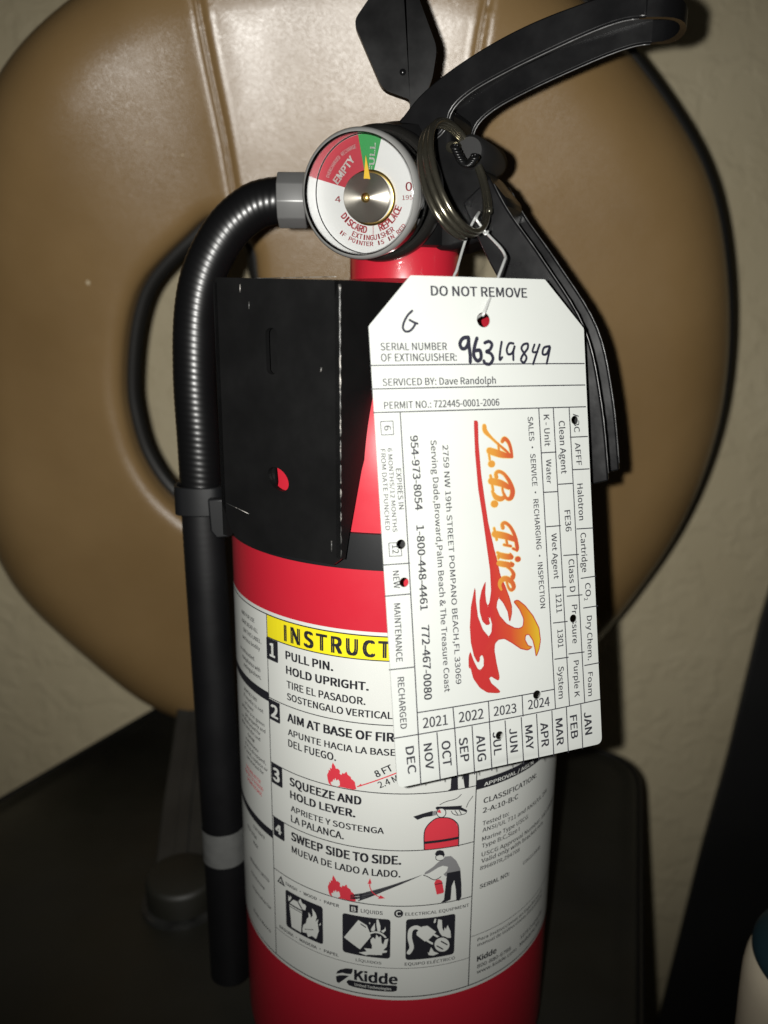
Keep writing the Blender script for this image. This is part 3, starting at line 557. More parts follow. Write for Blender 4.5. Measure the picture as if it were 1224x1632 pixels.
# ---- printed text: one font curve per string, turned into flat triangles in (u,v) mm
class Print:
    """collects flat triangles per ink, to be laid on a surface"""
    def __init__(self):
        self.tri = {}
        self.count = {}
    def add(self, ink, verts, faces, step=0.0):
        v, f = self.tri.setdefault(ink, ([], []))
        b = len(v)
        k = self.count[ink] = self.count.get(ink, 0) + 1
        v += [(p[0], p[1], k * step) for p in verts]
        f += [tuple(b + i for i in fc) for fc in faces]
    def poly(self, ink, pts):
        vs2 = [Vector((p[0], p[1])) for p in pts]
        es = [(i, (i + 1) % len(vs2)) for i in range(len(vs2))]
        r = delaunay_2d_cdt(vs2, es, [], 3, 1e-6)
        self.add(ink, r[0], r[2])
    def rect(self, ink, u0, u1, v0, v1, du=2.0):
        n = max(1, int(abs(u1 - u0) / du))
        vv, ff = [], []
        for i in range(n + 1):
            u = u0 + (u1 - u0) * i / n
            vv += [(u, v0), (u, v1)]
        for i in range(n):
            ff.append((2 * i, 2 * i + 2, 2 * i + 3, 2 * i + 1))
        self.add(ink, vv, ff)
    def stroke(self, ink, pts, w, step=0.5, smooth=True, taper=False):
        P = [Vector((p[0], p[1], 0)) for p in pts]
        ws = w if isinstance(w, (list, tuple)) else [w] * len(P)
        Q = [Vector((p.x, p.y, ww)) for p, ww in zip(P, ws)]
        if smooth and len(Q) > 2:
            Q = catmull(Q, 6)
        else:
            Q = resample(Q, step)
        vv, ff = [], []
        n = len(Q)
        for i, p in enumerate(Q):
            a, b = Q[max(i - 1, 0)], Q[min(i + 1, n - 1)]
            t = Vector((b.x - a.x, b.y - a.y))
            if t.length < 1e-9:
                t = Vector((1, 0))
            t.normalize()
            nx, ny = -t.y, t.x
            vv += [(p.x + nx * p.z / 2, p.y + ny * p.z / 2), (p.x - nx * p.z / 2, p.y - ny * p.z / 2)]
        for i in range(n - 1):
            ff.append((2 * i + 1, 2 * i + 3, 2 * i + 2, 2 * i))
        self.add(ink, vv, ff, 0.001)
        for e in (Q[0], Q[-1]):
            c = circle2((e.x, e.y), e.z / 2, 10)
            self.add(ink, c, [tuple(range(10))], 0.001)

TEXT_JOBS = []   # (printer, ink, string, p0, p1, cap height, weight)
def queue_text(pr, ink, s, p0, p1, h, w):
    TEXT_JOBS.append((pr, ink, s, Vector(p0), Vector(p1), h, w))

def sans_font():
    # a plain sans bundled with Blender itself; its built-in text font if that is not there
    import os
    d = bpy.utils.system_resource('DATAFILES', path="fonts")
    p = os.path.join(d, "Noto Sans CJK Regular.woff2") if d else ""
    try:
        return bpy.data.fonts.load(p)
    except Exception:
        return None

def run_text():
    objs = []
    font = sans_font()
    jobs = [(None, None, "H", None, None, 1, 0)] + TEXT_JOBS
    for pr, ink, s, p0, p1, h, w in jobs:
        cu = bpy.data.curves.new("glyphs", 'FONT')
        cu.body = s
        if font:
            cu.font = font
        cu.resolution_u = 3
        if s == 'INSTRUCT':
            cu.space_character = 1.12
        cu.fill_mode = 'FRONT'
        o = bpy.data.objects.new("glyphs", cu)
        COL.objects.link(o)
        objs.append(o)
    bpy.context.view_layer.update()
    dg = bpy.context.evaluated_depsgraph_get()
    caph = 0.7
    for k, (o, (pr, ink, s, p0, p1, h, w)) in enumerate(zip(objs, jobs)):
        me = o.evaluated_get(dg).to_mesh()
        co = [v.co.copy() for v in me.vertices]
        fs = [tuple(p.vertices) for p in me.polygons]
        o.evaluated_get(dg).to_mesh_clear()
        if k == 0:
            caph = max(c.y for c in co) - min(c.y for c in co)
            continue
        x0, x1 = min(c.x for c in co), max(c.x for c in co)
        d = p1 - p0
        L = d.length
        d.normalize()
        nrm = Vector((-d.y, d.x))
        pts = [p0 + d * ((c.x - x0) / max(x1 - x0, 1e-6) * L) + nrm * (c.y / caph * h) for c in co]
        # heavier faces are struck several times with a small shift
        e = h * {-1: 0.010, 0: 0.022, 1: 0.040, 2: 0.062}[w]
        strikes = [(0, 0)] if e == 0 else [(-e, -e * .5), (e, -e * .5), (e, e * .5), (-e, e * .5)]
        for sx, sy in strikes:
            pr.add(ink, [p + d * sx + nrm * sy for p in pts], fs, 0.0003 if e else 0.0)
    for o in objs:
        cu = o.data
        bpy.data.objects.remove(o)
        bpy.data.curves.remove(cu)

def lay(pr, ink, name, material, parent, to3, split=None, keep=None, grad=None):
    """put one ink of a Print on a surface as one flat mesh"""
    if ink not in pr.tri:
        return None
    v, f = pr.tri[ink]
    bm = bmesh.new()
    bv = [bm.verts.new((p[0], p[1], p[2])) for p in v]
    for fc in f:
        try:
            bm.faces.new([bv[i] for i in fc])
        except ValueError:
            pass
    if split:
        u = min(p[0] for p in v)
        umax = max(p[0] for p in v)
        u = math.floor(u / split) * split
        while u < umax:
            bmesh.ops.bisect_plane(bm, geom=bm.verts[:] + bm.edges[:] + bm.faces[:], plane_co=(u, 0, 0), plane_no=(1, 0, 0))
            u += split
    bm.verts.index_update()
    V = [(x.co.x, x.co.y, x.co.z) for x in bm.verts]
    F = []
    for fc in bm.faces:
        idx = [x.index for x in fc.verts]
        ar = sum(V[idx[i]][0] * V[idx[(i + 1) % len(idx)]][1] - V[idx[(i + 1) % len(idx)]][0] * V[idx[i]][1] for i in range(len(idx)))
        if ar < 0:
            idx.reverse()
        if keep:
            cx = sum(V[i][0] for i in idx) / len(idx)
            cy = sum(V[i][1] for i in idx) / len(idx)
            if not keep(cx, cy):
                continue
        F.append(tuple(idx))
    bm.free()
    return flat_obj(name, [to3(p) for p in V], F, material, parent, [grad(p) for p in V] if grad else None)

# ------------------------------------------------------------------ the setting: wall and floor
def slab(name, x0, x1, y0, y1, z0, z1, m):
    v = [(x, y, z) for z in (z0, z1) for y in (y0, y1) for x in (x0, x1)]
    f = [(0, 1, 3, 2), (4, 6, 7, 5), (0, 4, 5, 1), (2, 3, 7, 6), (0, 2, 6, 4), (1, 5, 7, 3)]
    o = mesh_obj(name, v, f, m, smooth=False)
    o["kind"] = "structure"
    return o
WALL_Y = 300.0
FLOOR_Z = -450.0
slab("wall", -1500, 1500, WALL_Y, WALL_Y + 80, FLOOR_Z, 1500, M['wall'])
slab("floor", -1500, 1500, -700, WALL_Y - 0.5, FLOOR_Z - 40, FLOOR_Z, M['floor'])

# ------------------------------------------------------------------ stool: black seat, round padded backrest
stool = thing("stool", "black seated stool with a round bronze leather backrest, behind and under the extinguisher", "stool", (-10, 90, FLOOR_Z))

# backrest: padded disc with two openings, leaning on its own plane
LEAN = math.radians(10)
BP0 = Vector((0, 150, 215))
BX, BY = Vector((1, 0, 0)), Vector((0, -math.sin(LEAN), math.cos(LEAN)))
BN = Vector((0, -math.cos(LEAN), -math.sin(LEAN)))        # towards the camera
def b3(p, h=0.0):
    # slight cup of the whole back, as a back that curls round the sitter
    cup = 0.00056 * (p[1] ** 2) * (1 if p[1] > 0 else 0.3)
    return BP0 + BX * p[0] + BY * p[1] + BN * (h + cup)
o2 = [Vector((p.x, p.y)) for p in resample([Vector((a, b, 0)) for a, b in [(q.x, q.y) for q in catmull([(x, y, 0) for x, y in BACK_OUT], 6, True)]], 4.0, True)]
for _ in range(30):     # even out the hand-measured outline
    o2 = [(o2[i - 1] + o2[i] * 2 + o2[(i + 1) % len(o2)]) / 4 for i in range(len(o2))]
hl = [Vector((p.x, p.y)) for p in resample(catmull([(x, y, 0) for x, y in HOLE_L], 6, True), 3.0, True)]
hr = [Vector((p.x, p.y)) for p in resample(catmull([(x, y, 0) for x, y in HOLE_R], 6, True), 3.0, True)]
seam_lines = [[Vector((p.x, p.y)) for p in resample(catmull([(x, y, 0) for x, y in S], 6), 3.0)] for S in (SEAM_A, SEAM_B)]
def inside(p, loop):
    c = False
    j = len(loop) - 1
    for i in range(len(loop)):
        a, b = loop[i], loop[j]
        if (a.y > p.y) != (b.y > p.y) and p.x < (b.x - a.x) * (p.y - a.y) / (b.y - a.y) + a.x:
            c = not c
        j = i
    return c
def dist(p, loop):
    return min((p - q).length for q in loop)
def offset_loop(loop, d, outward):
    n = len(loop)
    out = []
    for i in range(n):
        t = (loop[(i + 1) % n] - loop[i - 1]).normalized()
        nn = Vector((-t.y, t.x))
        c = loop[i] + nn * 0.5
        if inside(c, loop) == outward:
            nn = -nn
        out.append(loop[i] + nn * d)
    return out
extra = []
for d in (0.6, 1.6, 3.2, 5.5, 8.5, 12.0, 16.0, 20.0, 25.0, 30.0, 35.0):
    extra += offset_loop(o2, d, False)
for d in (0.6, 1.6, 3.2, 5.5, 8.0):
    extra += offset_loop(hl, d, True)
    extra += offset_loop(hr, d, True)
for S in seam_lines:
    for i in range(len(S)):
        t = (S[min(i + 1, len(S) - 1)] - S[max(i - 1, 0)]).normalized()
        nn = Vector((-t.y, t.x))
        for d in (-9, -6, -4, -2.5, -1.4, -0.6, 0, 0.6, 1.4, 2.5, 4, 6, 9):
            extra.append(S[i] + nn * d)
xs = [p.x for p in o2]
ys = [p.y for p in o2]
gy = min(ys)
while gy < max(ys):
    gx = min(xs)
    while gx < max(xs):
        p = Vector((gx + random.uniform(-.6, .6), gy + random.uniform(-.6, .6)))
        if inside(p, o2) and dist(p, o2) > 37 and not inside(p, hl) and not inside(p, hr) and dist(p, hl) > 9 and dist(p, hr) > 9 and min(dist(p, s) for s in seam_lines) > 10:
            extra.append(p)
        gx += 6.0
    gy += 6.0
extra = [p for p in extra if inside(p, o2) and not inside(p, hl) and not inside(p, hr)]
bv, bf = cdt(o2, [hl, hr], extra)
def pad(p):
    d = dist(p, o2)
    r = 36.0
    h = 30.0 * math.sqrt(max(0, 1 - (1 - min(d / r, 1)) ** 2))
    dh = min(dist(p, hl), dist(p, hr))
    rh = 8.0
    h -= 7.0 * (1 - math.sqrt(max(0, 1 - (1 - min(dh / rh, 1)) ** 2)))
    h -= 11.0
    h += 16.0 * math.exp(-((p.x + 150) / 37.0) ** 2 / 2 - ((p.y - 165) / 70.0) ** 2 / 2)     # fuller stuffing at the shoulder of the pad
    h += 3.0 * min(1, max(0, (d - 10) / 90)) 
    for S in seam_lines:
        ds = dist(p, S)
        h -= 2.6 * math.exp(-(ds / 1.8) ** 2) - 4.4 * math.exp(-ds / 17.0)
    return h
hts = [pad(p) for p in bv]
nb_ = len(bv)
front = [b3(p, h) for p, h in zip(bv, hts)]
back = [b3(p, -8.0) for p, h in zip(bv, hts)]
faces = [tuple(f) for f in bf]
ec = {}
for f in bf:
    for i in range(len(f)):
        e = (f[i], f[(i + 1) % len(f)])
        ec[tuple(sorted(e))] = ec.get(tuple(sorted(e)), []) + [e]
side = [(e[0][0], e[0][1], nb_ + e[0][1], nb_ + e[0][0]) for e in ec.values() if len(e) == 1]
backrest = mesh_obj("backrest", front + back, faces + [tuple(nb_ + i for i in reversed(f)) for f in bf] + side, M['leather'], stool, True, "bronze leather round padded backrest with stitched panels", angle=70)
v, f = tube([b3((p.x, p.y), -9.0) for p in o2], 3.2, 10, True)
mesh_obj("rim_trim", v, f, M['trim'], backrest)
for S in seam_lines:     # raised welt beside each seam
    w = [b3((p.x - 1.1, p.y), pad(Vector((p.x - 1.1, p.y))) + 0.3) for p in S if inside(p, o2) and dist(p, o2) > 2]
    v, f = tube(w, 1.0, 10)
    mesh_obj("seam_welt", v, f, M['leather'], backrest)
for loop in (hl, hr):    # dark edging round each opening
    w = [b3((p.x, p.y), 6.0) for p in offset_loop(loop, -1.2, True)]
    v, f = tube(w, lambda i, a, s: 4.4, 14, True)
    mesh_obj("opening_trim", v, f, M['trim'], backrest)
for (x, y), r in zip(SPOTS, (0.45, 0.45, 1.1, 0.7)):   # small stuck flakes on the leather
    hh = pad(Vector((x, y)))
    c = [b3((x + r * k * math.cos(a * 0.9) * random.uniform(.7, 1.2), y + r * math.sin(a * 0.9) * random.uniform(.7, 1.2)), hh + 0.15) for a, k in zip(range(7), (1, .8, 1.1, .9, 1, .7, 1))]
    flake = flat_obj("lint_fleck", c, [tuple(range(7))], M['lint'], backrest)

# seat slab with a rounded outline
def round_poly(P, rad, n=8):
    out = []
    N = len(P)
    for i in range(N):
        a, b, c = Vector(P[i - 1]), Vector(P[i]), Vector(P[(i + 1) % N])
        r = rad[i]
        d1, d2 = (a - b).normalized(), (c - b).normalized()
        s, e = b + d1 * r, b + d2 * r
        for k in range(n + 1):
            t = k / n
            out.append(s * (1 - t) ** 2 + b * 2 * t * (1 - t) + e * t * t)
    return out
SP = [Vector((-207.2 - 25, 122.9 - 47)), Vector((-128, 270)), Vector((147, 169)), Vector((86, -30)), Vector((60, -110)), Vector((-270, -20))]
so = round_poly(SP, [2, 26, 34, 5, 40, 40])
so = [Vector((p.x, p.y)) for p in resample([Vector((p.x, p.y, 0)) for p in so], 5.0, True)]
rings = []
for inset, z in ((0.0, -46), (0.0, -6), (0.8, -2.8), (2.6, -0.8), (5.5, -0.0), (9.0, -1.2), (14.0, -0.6)):
    L_ = offset_loop(so, inset, False) if inset else so
    rings.append([(p.x, p.y, z) for p in L_])
# the pan where the extinguisher stands is level with z=0 minus a hair
n = len(so)
V = [v for r in rings for v in r]
F = []
for i in range(len(rings) - 1):
    for k in range(n):
        F.append((i * n + k, i * n + (k + 1) % n, (i + 1) * n + (k + 1) % n, (i + 1) * n + k))
F.append(tuple(range(n)))
F.append(tuple((len(rings) - 1) * n + k for k in range(n)))
seat = mesh_obj("seat", V, F, M['seat'], stool, True, "worn black vinyl seat with a raised rim", angle=60)
v, f = tube([Vector((p.x, p.y, -1.0)) for p in offset_loop(so, 1.5, False)], 1.6, 8, True)
mesh_obj("edge_piping", v, f, M['trim'], seat)
v, f = lathe([(28, -46.5), (22, -60), (20, -70), (20, FLOOR_Z + 30), (60, FLOOR_Z + 22), (150, FLOOR_Z + 8), (156, FLOOR_Z)], (-10, 90, 0), seg=48, cap0=True, cap1=True)
mesh_obj("pedestal", v, f, M['iron'], stool)

# bracket that carries the backrest: flat bar, foot boss, washer
bar_path = catmull([(-92, 38, 8), (-96, 62, 9), (-102, 97, 14), (-107, 135, 22), (-111, 166, 34), (-112, 180, 62)], 8)
def bar_section(path, hw, ht):
    V, F = [], []
    n = len(path)
    for i, p in enumerate(path):
        t = (path[min(i + 1, n - 1)] - path[max(i - 1, 0)]).normalized()
        s = Vector((1, 0, 0))
        u = t.cross(s).normalized() * -1
        V += [p + s * hw + u * ht, p - s * hw + u * ht, p - s * hw - u * ht, p + s * hw - u * ht]
    for i in range(n - 1):
        for k in range(4):
            F.append((4 * i + k, 4 * i + (k + 1) % 4, 4 * i + 4 + (k + 1) % 4, 4 * i + 4 + k))
    F += [(0, 1, 2, 3), tuple(4 * n - 4 + k for k in range(4))]
    return V, F
v, f = bar_section(bar_path, 11, 2.2)
support = bevelled(mesh_obj("support_bar", v, f, M['iron'], stool), 1.2)
v, f = bar_section([p + Vector((0, 0, 2.4)) for p in bar_path[3:-3]], 3.2, 0.9)
bevelled(mesh_obj("bar_rib", v, f, M['iron'], support), 0.6)
v, f = lathe([(14.0, 1.6), (15, 2.4), (15.2, 11.5), (14.6, 13.2), (13.0, 14.0)], (-92, 47, 0), seg=48, cap0=True, cap1=True)
boss = mesh_obj("foot_boss", v, f, M['seat'], stool, angle=50)
v, f = lathe([(15.4, -2.0), (17.2, -1.0), (17.2, 1.2), (15.4, 1.5)], (-92, 47, 0), seg=48, cap0=True, cap1=True)
mesh_obj("washer", v, f, M['zinc'], boss, angle=40)

# ------------------------------------------------------------------ black panel and bin at the right
pt = thing("leaning_panel", "tall black panel leaning by the wall at the right edge", "panel", (290, 250, FLOOR_Z))
pp = [(244.5, 110), (239.8, 81.6), (235.5, 56), (225.1, -41.6), (214.8, -115), (199.8, -248.8), (176.0, FLOOR_Z), (420, FLOOR_Z), (470, 110)]
v, f = prism(pp, lambda p: Vector((p[0], 230 , p[1])), Vector((6, 14, 0)))
bevelled(mesh_obj("board", v, f, M['panel'], pt, smooth=False), 1.5)
bt = thing("lidded_bin", "cream bin with a teal lid at the lower right corner", "bin", (146, -36, FLOOR_Z))
prof = [(25, FLOOR_Z), (27, FLOOR_Z + 3), (30, -5), (30.7, 24), (30.7, 35), (30.1, 40), (28.8, 43.4), (27.3, 45)]
v, f = lathe(prof, (146, -36, 0), seg=96, cap0=True)
mesh_obj("bin_body", v, f, M['cream'], bt, angle=50)
v, f = lathe([(27.6, 44.4), (28.9, 45.6), (28.8, 47.4), (27.3, 50.2), (23.6, 52.6), (16, 54.6), (7.4, 55.4), (0.2, 55.6)], (146, -36, 0), seg=96, cap1=True, cap0=True)
mesh_obj("bin_lid", v, f, M['teal'], bt, angle=60)

# ------------------------------------------------------------------ fire extinguisher
ext = thing("fire_extinguisher", "red fire extinguisher with a white instruction label standing on the black seat", "fire extinguisher")
R = 54.0
SH, TOP = 205.0, 259.0
prof = [(44, 2.5), (46, 0.4), (49, 0.0), (51.5, 1.2), (53.4, 4.5), (R, 9.0), (R, SH)]
for k in range(1, 25):
    a = math.pi / 2 * k / 24
    z = SH + (TOP - SH) * math.sin(a)
    r = 17.5 + (R - 17.5) * math.cos(a)
    prof.append((r, z))
prof += [(16.6, TOP + 0.5)]
v, f = lathe(prof, seg=160, cap0=True, cap1=True)
body = mesh_obj("cylinder", v, f, M['red'], ext, True, "glossy red steel cylinder", angle=60)
v, f = lathe([(16.4, TOP - 2), (16.4, 266.5), (15.8, 268.2), (14, 268.8)], seg=96, cap1=True)
mesh_obj("neck_collar", v, f, M['red_gloss'], ext, angle=40)

# instruction label, wrapped round the cylinder
RL = R + 0.10
def cyl(p, lift=0.0):
    a = p[0] / R
    lift += p[2] if len(p) > 2 else 0.0
    return Vector(((RL + lift) * math.sin(a), -(RL + lift) * math.cos(a), p[1]))
V, F = [], []
NA = 150
for i in range(NA + 1):
    s = -150 + 300 * i / NA
    V += [cyl((s, 50.1)), cyl((s, 167.8))]
for i in range(NA):
    F.append((2 * i, 2 * i + 2, 2 * i + 3, 2 * i + 1))
label = mesh_obj("instruction_label", V, F, M['label'], ext, True, "white instruction label with black print and pictograms")

pr = Print()
LD, RD = -42.9, 21.9
ZT, ZB = 166.65, 51.4
def hline(z, s0, s1, w, ink='k0'):
    pr.rect(ink, s0, s1, z - w / 2, z + w / 2)
hline(ZT, -140, 140, 0.35)
hline(ZB, -140, 140, 0.35)
for s in (LD, RD):
    pr.rect('k0', s - 0.16, s + 0.16, ZB, ZT)
pr.rect('y0', LD + 0.16, RD - 0.16, 159.85, ZT - 0.17)
hline(159.75, LD, RD, 0.3)
for z in (140.85, 119.9, 101.68, 83.2):
    hline(z, LD, RD, 0.28)
hline(61.6, LD, RD, 0.16)
hline(68.9, RD, 140, 0.18)
pr.rect('k0', -140, LD, 139.35, 142.25)
pr.rect('k0', -140, LD, 93.5, 96.2)
pr.rect('k0', RD, 140, 118.5, 121.6)
for c, s0, s1, z0, z1 in LAB_BARS:
    if c == 'round':
        q = round_poly([(s0, z0), (s1, z0), (s1, z1), (s0, z1)], [1.1] * 4, 5)
        pr.poly('k0', q)
    else:
        q = round_poly([(s0, z0), (s1, z0), (s1, z1), (s0, z1)], [0.05, 0.5, 0.05, 0.05], 4)
        pr.poly('k0', q)
INKS = {'k': 'ink', 'r': 'ink_red', 'w': 'ink_white', 'y': 'ink_yellow', 'g': 'ink_grey', 'd': 'ink_mid', 'm': 'ink_grey'}
for c, pts, ly, g in LAB_POLY:
    pr.poly('%s%d%s' % (c, ly, g), pts)
for c, pts, w, ly, g in LAB_STROKE:
    pr.stroke('%s%d%s' % (c, ly, g), pts, w)
for s, a, b, h, w, c in LAB_TEXT:
    queue_text(pr, 'k0text' if c == 'k' else ('w2num' + s if len(s) == 1 else 'w2text' if 'A' in s else 'w2small'), s, a, b, h, w)
# the left column is small running text that turns out of sight: right ends as in the photo
left_col = [(161.9, "AND FOR USE", -49.5), (159.2, "HAVE READ ALL", -47.6), (156.5, "ON THIS LABEL.", -45.9), (154.0, "serious bodily", -46.8),
            (149.6, "is exhausted.", -50.0), (147.2, "compliance with", -46.9), (144.9, "extinguishers.", -46.5)]
left_two = [(136.6, "MONTHLY AND", -49.6), (134.4, "if needle is not", -46.0), (132.2, "or lower", -52.0), (130.1, "pointer is in green", -45.6), (128.1, "pin properly and", -45.2),
            (126.1, "or obstructed for", -48.0), (124.1, "dust and dirt and", -48.3), (122.0, "damage", -52.0), (119.7, "maintenance", -49.6), (117.6, "If it is dropped,", -45.4), (115.5, "if used, replace or", -44.6), (113.5, "see manual for", -46.8)]
left_red = [(109.3, "DISCARD AFTER", -49.0), (107.3, "EXPIRY OF PERIOD", -47.6), (105.3, "SHOWN ON BASE", -48.4)]
left_three = [(90.6, "CONTAINER", -47.5), (87.2, "KEEP FROM", -53.0), (84.4, "ROOM", -52.2), (76.2, "WARRANTY LIMITED", -45.6), (71.6, "manufacturer", -48.3), (66.6, "responsible for", -44.8), (57.6, "Made in Mexico", -45.5)]
for rows, ink, hgt in ((left_col, 'k0text', 1.25), (left_two, 'k0text', 1.12), (left_red, 'r0text', 1.25), (left_three, 'k0text', 1.15)):
    for z, s, e in rows:
        queue_text(pr, ink, s, (e - 0.86 * len(s), z), (e, z), hgt, 0)

# ---- tag prints share the text pass
tp = Print()
for s, a, b, h, w in TAG_TEXT:
    queue_text(tp, 'text', s, a, b, h, w)

# ---- gauge dial prints
gp = Print()
def polar(r, deg):
    return (r * math.cos(math.radians(deg)), r * math.sin(math.radians(deg)))
def arc_text(ink, s, r, a0, a1, h, w=0, flip=False):
    """single letters set along an arc; bottom arcs read left to right"""
    n = len(s)
    for i, ch in enumerate(s):
        if ch == ' ':
            continue
        a = a0 + (a1 - a0) * (i + 0.5) / n
        c = Vector(polar(r, a))
        t = Vector(polar(1, a + 90)) if flip else Vector(polar(1, a - 90))
        wd = abs(math.radians(a1 - a0)) * r / n * (0.30 if ch in "I/!" else 0.80)
        queue_text(gp, ink, ch, c - t * wd / 2, c + t * wd / 2, h, w)
queue_text(gp, 'white1', "EMPTY", (-8.6, 2.9), (-3.5, 8.6), 1.75, 2)
queue_text(gp, 'white1', "FULL", (1.7, 5.6), (2.4, 12.4), 1.35, 2)
arc_text('red0', "DISCARD / REPLACE", 9.7, 212, 340, 1.75, 2, True)
arc_text('red0', "EXTINGUISHER", 11.5, 242, 308, 1.3, 1, True)
arc_text('red0', "IF POINTER IS IN RED", 13.0, 226, 322, 1.1, 1, True)
queue_text(gp, 'red0', "0", (10.3, 0.6), (12.0, 0.6), 2.1, 0)
queue_text(gp, 'red0', "195", (9.3, -1.6), (12.2, -1.5), 1.1, -1)
queue_text(gp, 'red0', "4", (-9.6, -1.6), (-8.0, -1.6), 1.5, 0)
arc_text('white1', "OVERCHARGED RECHARGE", 11.9, 158, 104, 0.9, -1)
run_text()

LBL_NAMES = {'k': "ruled_panels", 'r': "red_lettering", 'w': "white_lettering", 'y': "yellow_strip"}
GRP_NAMES = {'fire1': "fire_pictogram", 'fire2': "fire_pictogram", 'arrow1': "distance_arrow", 'extinguisher': "extinguisher_pictogram", 'legs': "person_pictogram", 'spray': "spray_pictogram",
             'person': "person_pictogram", 'sweep': "sweep_arrow", 'class_a': "trash_pictogram", 'class_b': "liquids_pictogram", 'class_c': "electrical_pictogram", 'logo': "maker_logo", 'mark_a': "class_mark", 'mark_b': "class_mark", 'mark_c': "class_mark"}
for key in sorted(pr.tri):
    c, ly, g = key[0], int(key[1]), key[2:]
    if g.startswith('num') or g == 'small':
        nm, g = ("maker_name" if g == 'small' else "step_number"), 'text'
    else:
        nm = {'k': "printed_lettering", 'w': "white_lettering", 'r': "red_lettering"}[c] if g == 'text' else (GRP_NAMES[g] if g else LBL_NAMES[c])
    lift = 0.05 + 0.05 * ly + (0.02 if c == 'k' else 0.0) + (0.01 if c == 'r' else 0)
    if c == 'y':
        lift = 0.03
    lay(pr, key, nm, M[INKS[c]], label, lambda p, l=lift: cyl(p, l), split=None if g == 'text' else 1.6)

# ---- valve, gauge, hose, handles
HY = math.radians(25)
HD, HW = Vector((math.cos(HY), -math.sin(HY), 0)), Vector((math.sin(HY), math.cos(HY), 0))
def h3(p, w=0.0):
    return HD * p[0] + Vector((0, 0, p[1])) + HW * w
v, f = lathe([(14.5, 267.5), (17.5, 268.5), (17.5, 276), (15.5, 278), (15.5, 296), (14, 300), (9, 302)], seg=64, cap0=True, cap1=True)
valve = mesh_obj("valve_body", v, f, M['black'], ext, angle=40)
v, f = prism(VALVE, lambda p: h3(p, -8.5), HW * 17)
bevelled(mesh_obj("valve_block", v, f, M['black'], valve, smooth=False), 1.4)
v, f = tube([Vector((0, 0, 282)), Vector((-30, 0, 282))], 7.0, 24)
mesh_obj("hose_outlet", v, f, M['black'], valve, angle=40)
rv = h3(RIVET[0])
v, f = tube([rv - HW * 11, rv - HW * 10, rv + HW * 10, rv + HW * 11], lambda i, a, s: (3.6, 4.4, 4.4, 3.6)[i], 24)
mesh_obj("pivot_rivet", v, f, M['matte'], valve, angle=50)

def channel(name, near_top, near_low, half, thick, web_side, parent, lab, end_round=True):
    """bent-sheet U channel: two flange plates and a web along one edge"""
    A = [Vector((p.x, p.y)) for p in catmull([(x, y, 0) for x, y in near_top], 5)]
    B = [Vector((p.x, p.y)) for p in catmull([(x, y, 0) for x, y in near_low], 5)]
    A = [Vector((p.x, p.y)) for p in resample([Vector((p.x, p.y, 0)) for p in A], 2.0)]
    n = len(A)
    # match point counts
    BL = [Vector((p.x, p.y, 0)) for p in B]
    L = [0]
    for a, b in zip(BL, BL[1:]):
        L.append(L[-1] + (b - a).length)
    Bm = []
    for k in range(n):
        s = L[-1] * k / (n - 1)
        j = 0
        while j < len(L) - 2 and L[j + 1] < s:
            j += 1
        q = BL[j].lerp(BL[j + 1], (s - L[j]) / max(L[j + 1] - L[j], 1e-6))
        Bm.append(Vector((q.x, q.y)))
    V, F = [], []
    def plate(w0, w1):
        b = len(V)
        for k in range(n):
            V.extend([h3(A[k], w0), h3(Bm[k], w0), h3(A[k], w1), h3(Bm[k], w1)])
        for k in range(n - 1):
            i, j = b + 4 * k, b + 4 * k + 4
            F.extend([(i, j, j + 1, i + 1), (i + 2, i + 3, j + 3, j + 2), (i + 1, j + 1, j + 3, i + 3), (i, i + 2, j + 2, j)])
        F.extend([(b, b + 1, b + 3, b + 2), (b + 4 * n - 4, b + 4 * n - 2, b + 4 * n - 1, b + 4 * n - 3)])
    plate(-half, -half + thick)
    plate(half - thick, half)
    b = len(V)
    W = A if web_side == 'A' else Bm
    O = Bm if web_side == 'A' else A
    for k in range(n):
        inn = (O[k] - W[k]).normalized() * thick
        for w in (-half + thick * 0.5, half - thick * 0.5):
            V.extend([h3(W[k] + inn * 0.02, w), h3(W[k] + inn, w)])
    for k in range(n - 1):
        i, j = b + 4 * k, b + 4 * k + 4
        F.extend([(i, j, j + 2, i + 2), (i + 1, i + 3, j + 3, j + 1), (i, i + 1, j + 1, j), (i + 2, j + 2, j + 3, i + 3)])
    F.extend([(b, b + 2, b + 3, b + 1), (b + 4 * n - 4, b + 4 * n - 3, b + 4 * n - 1, b + 4 * n - 2)])
    o = bevelled(mesh_obj(name, V, F, M['handle'], parent, smooth=False, label=lab), 0.45, 2)
    # paler line along the free edges: their highlight put in as colour
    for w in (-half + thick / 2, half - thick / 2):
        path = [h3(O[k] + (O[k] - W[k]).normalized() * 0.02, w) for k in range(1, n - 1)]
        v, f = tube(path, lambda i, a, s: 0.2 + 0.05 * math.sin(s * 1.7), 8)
        mesh_obj("worn_glint_edge", v, f, M['edge_lit'], o)
    return o, A, Bm
carry, cA, cB = channel("carry_handle", HANDLE_TOP, HANDLE_LOW, 11.0, 1.6, 'A', ext, "black arched carry handle pointing right")
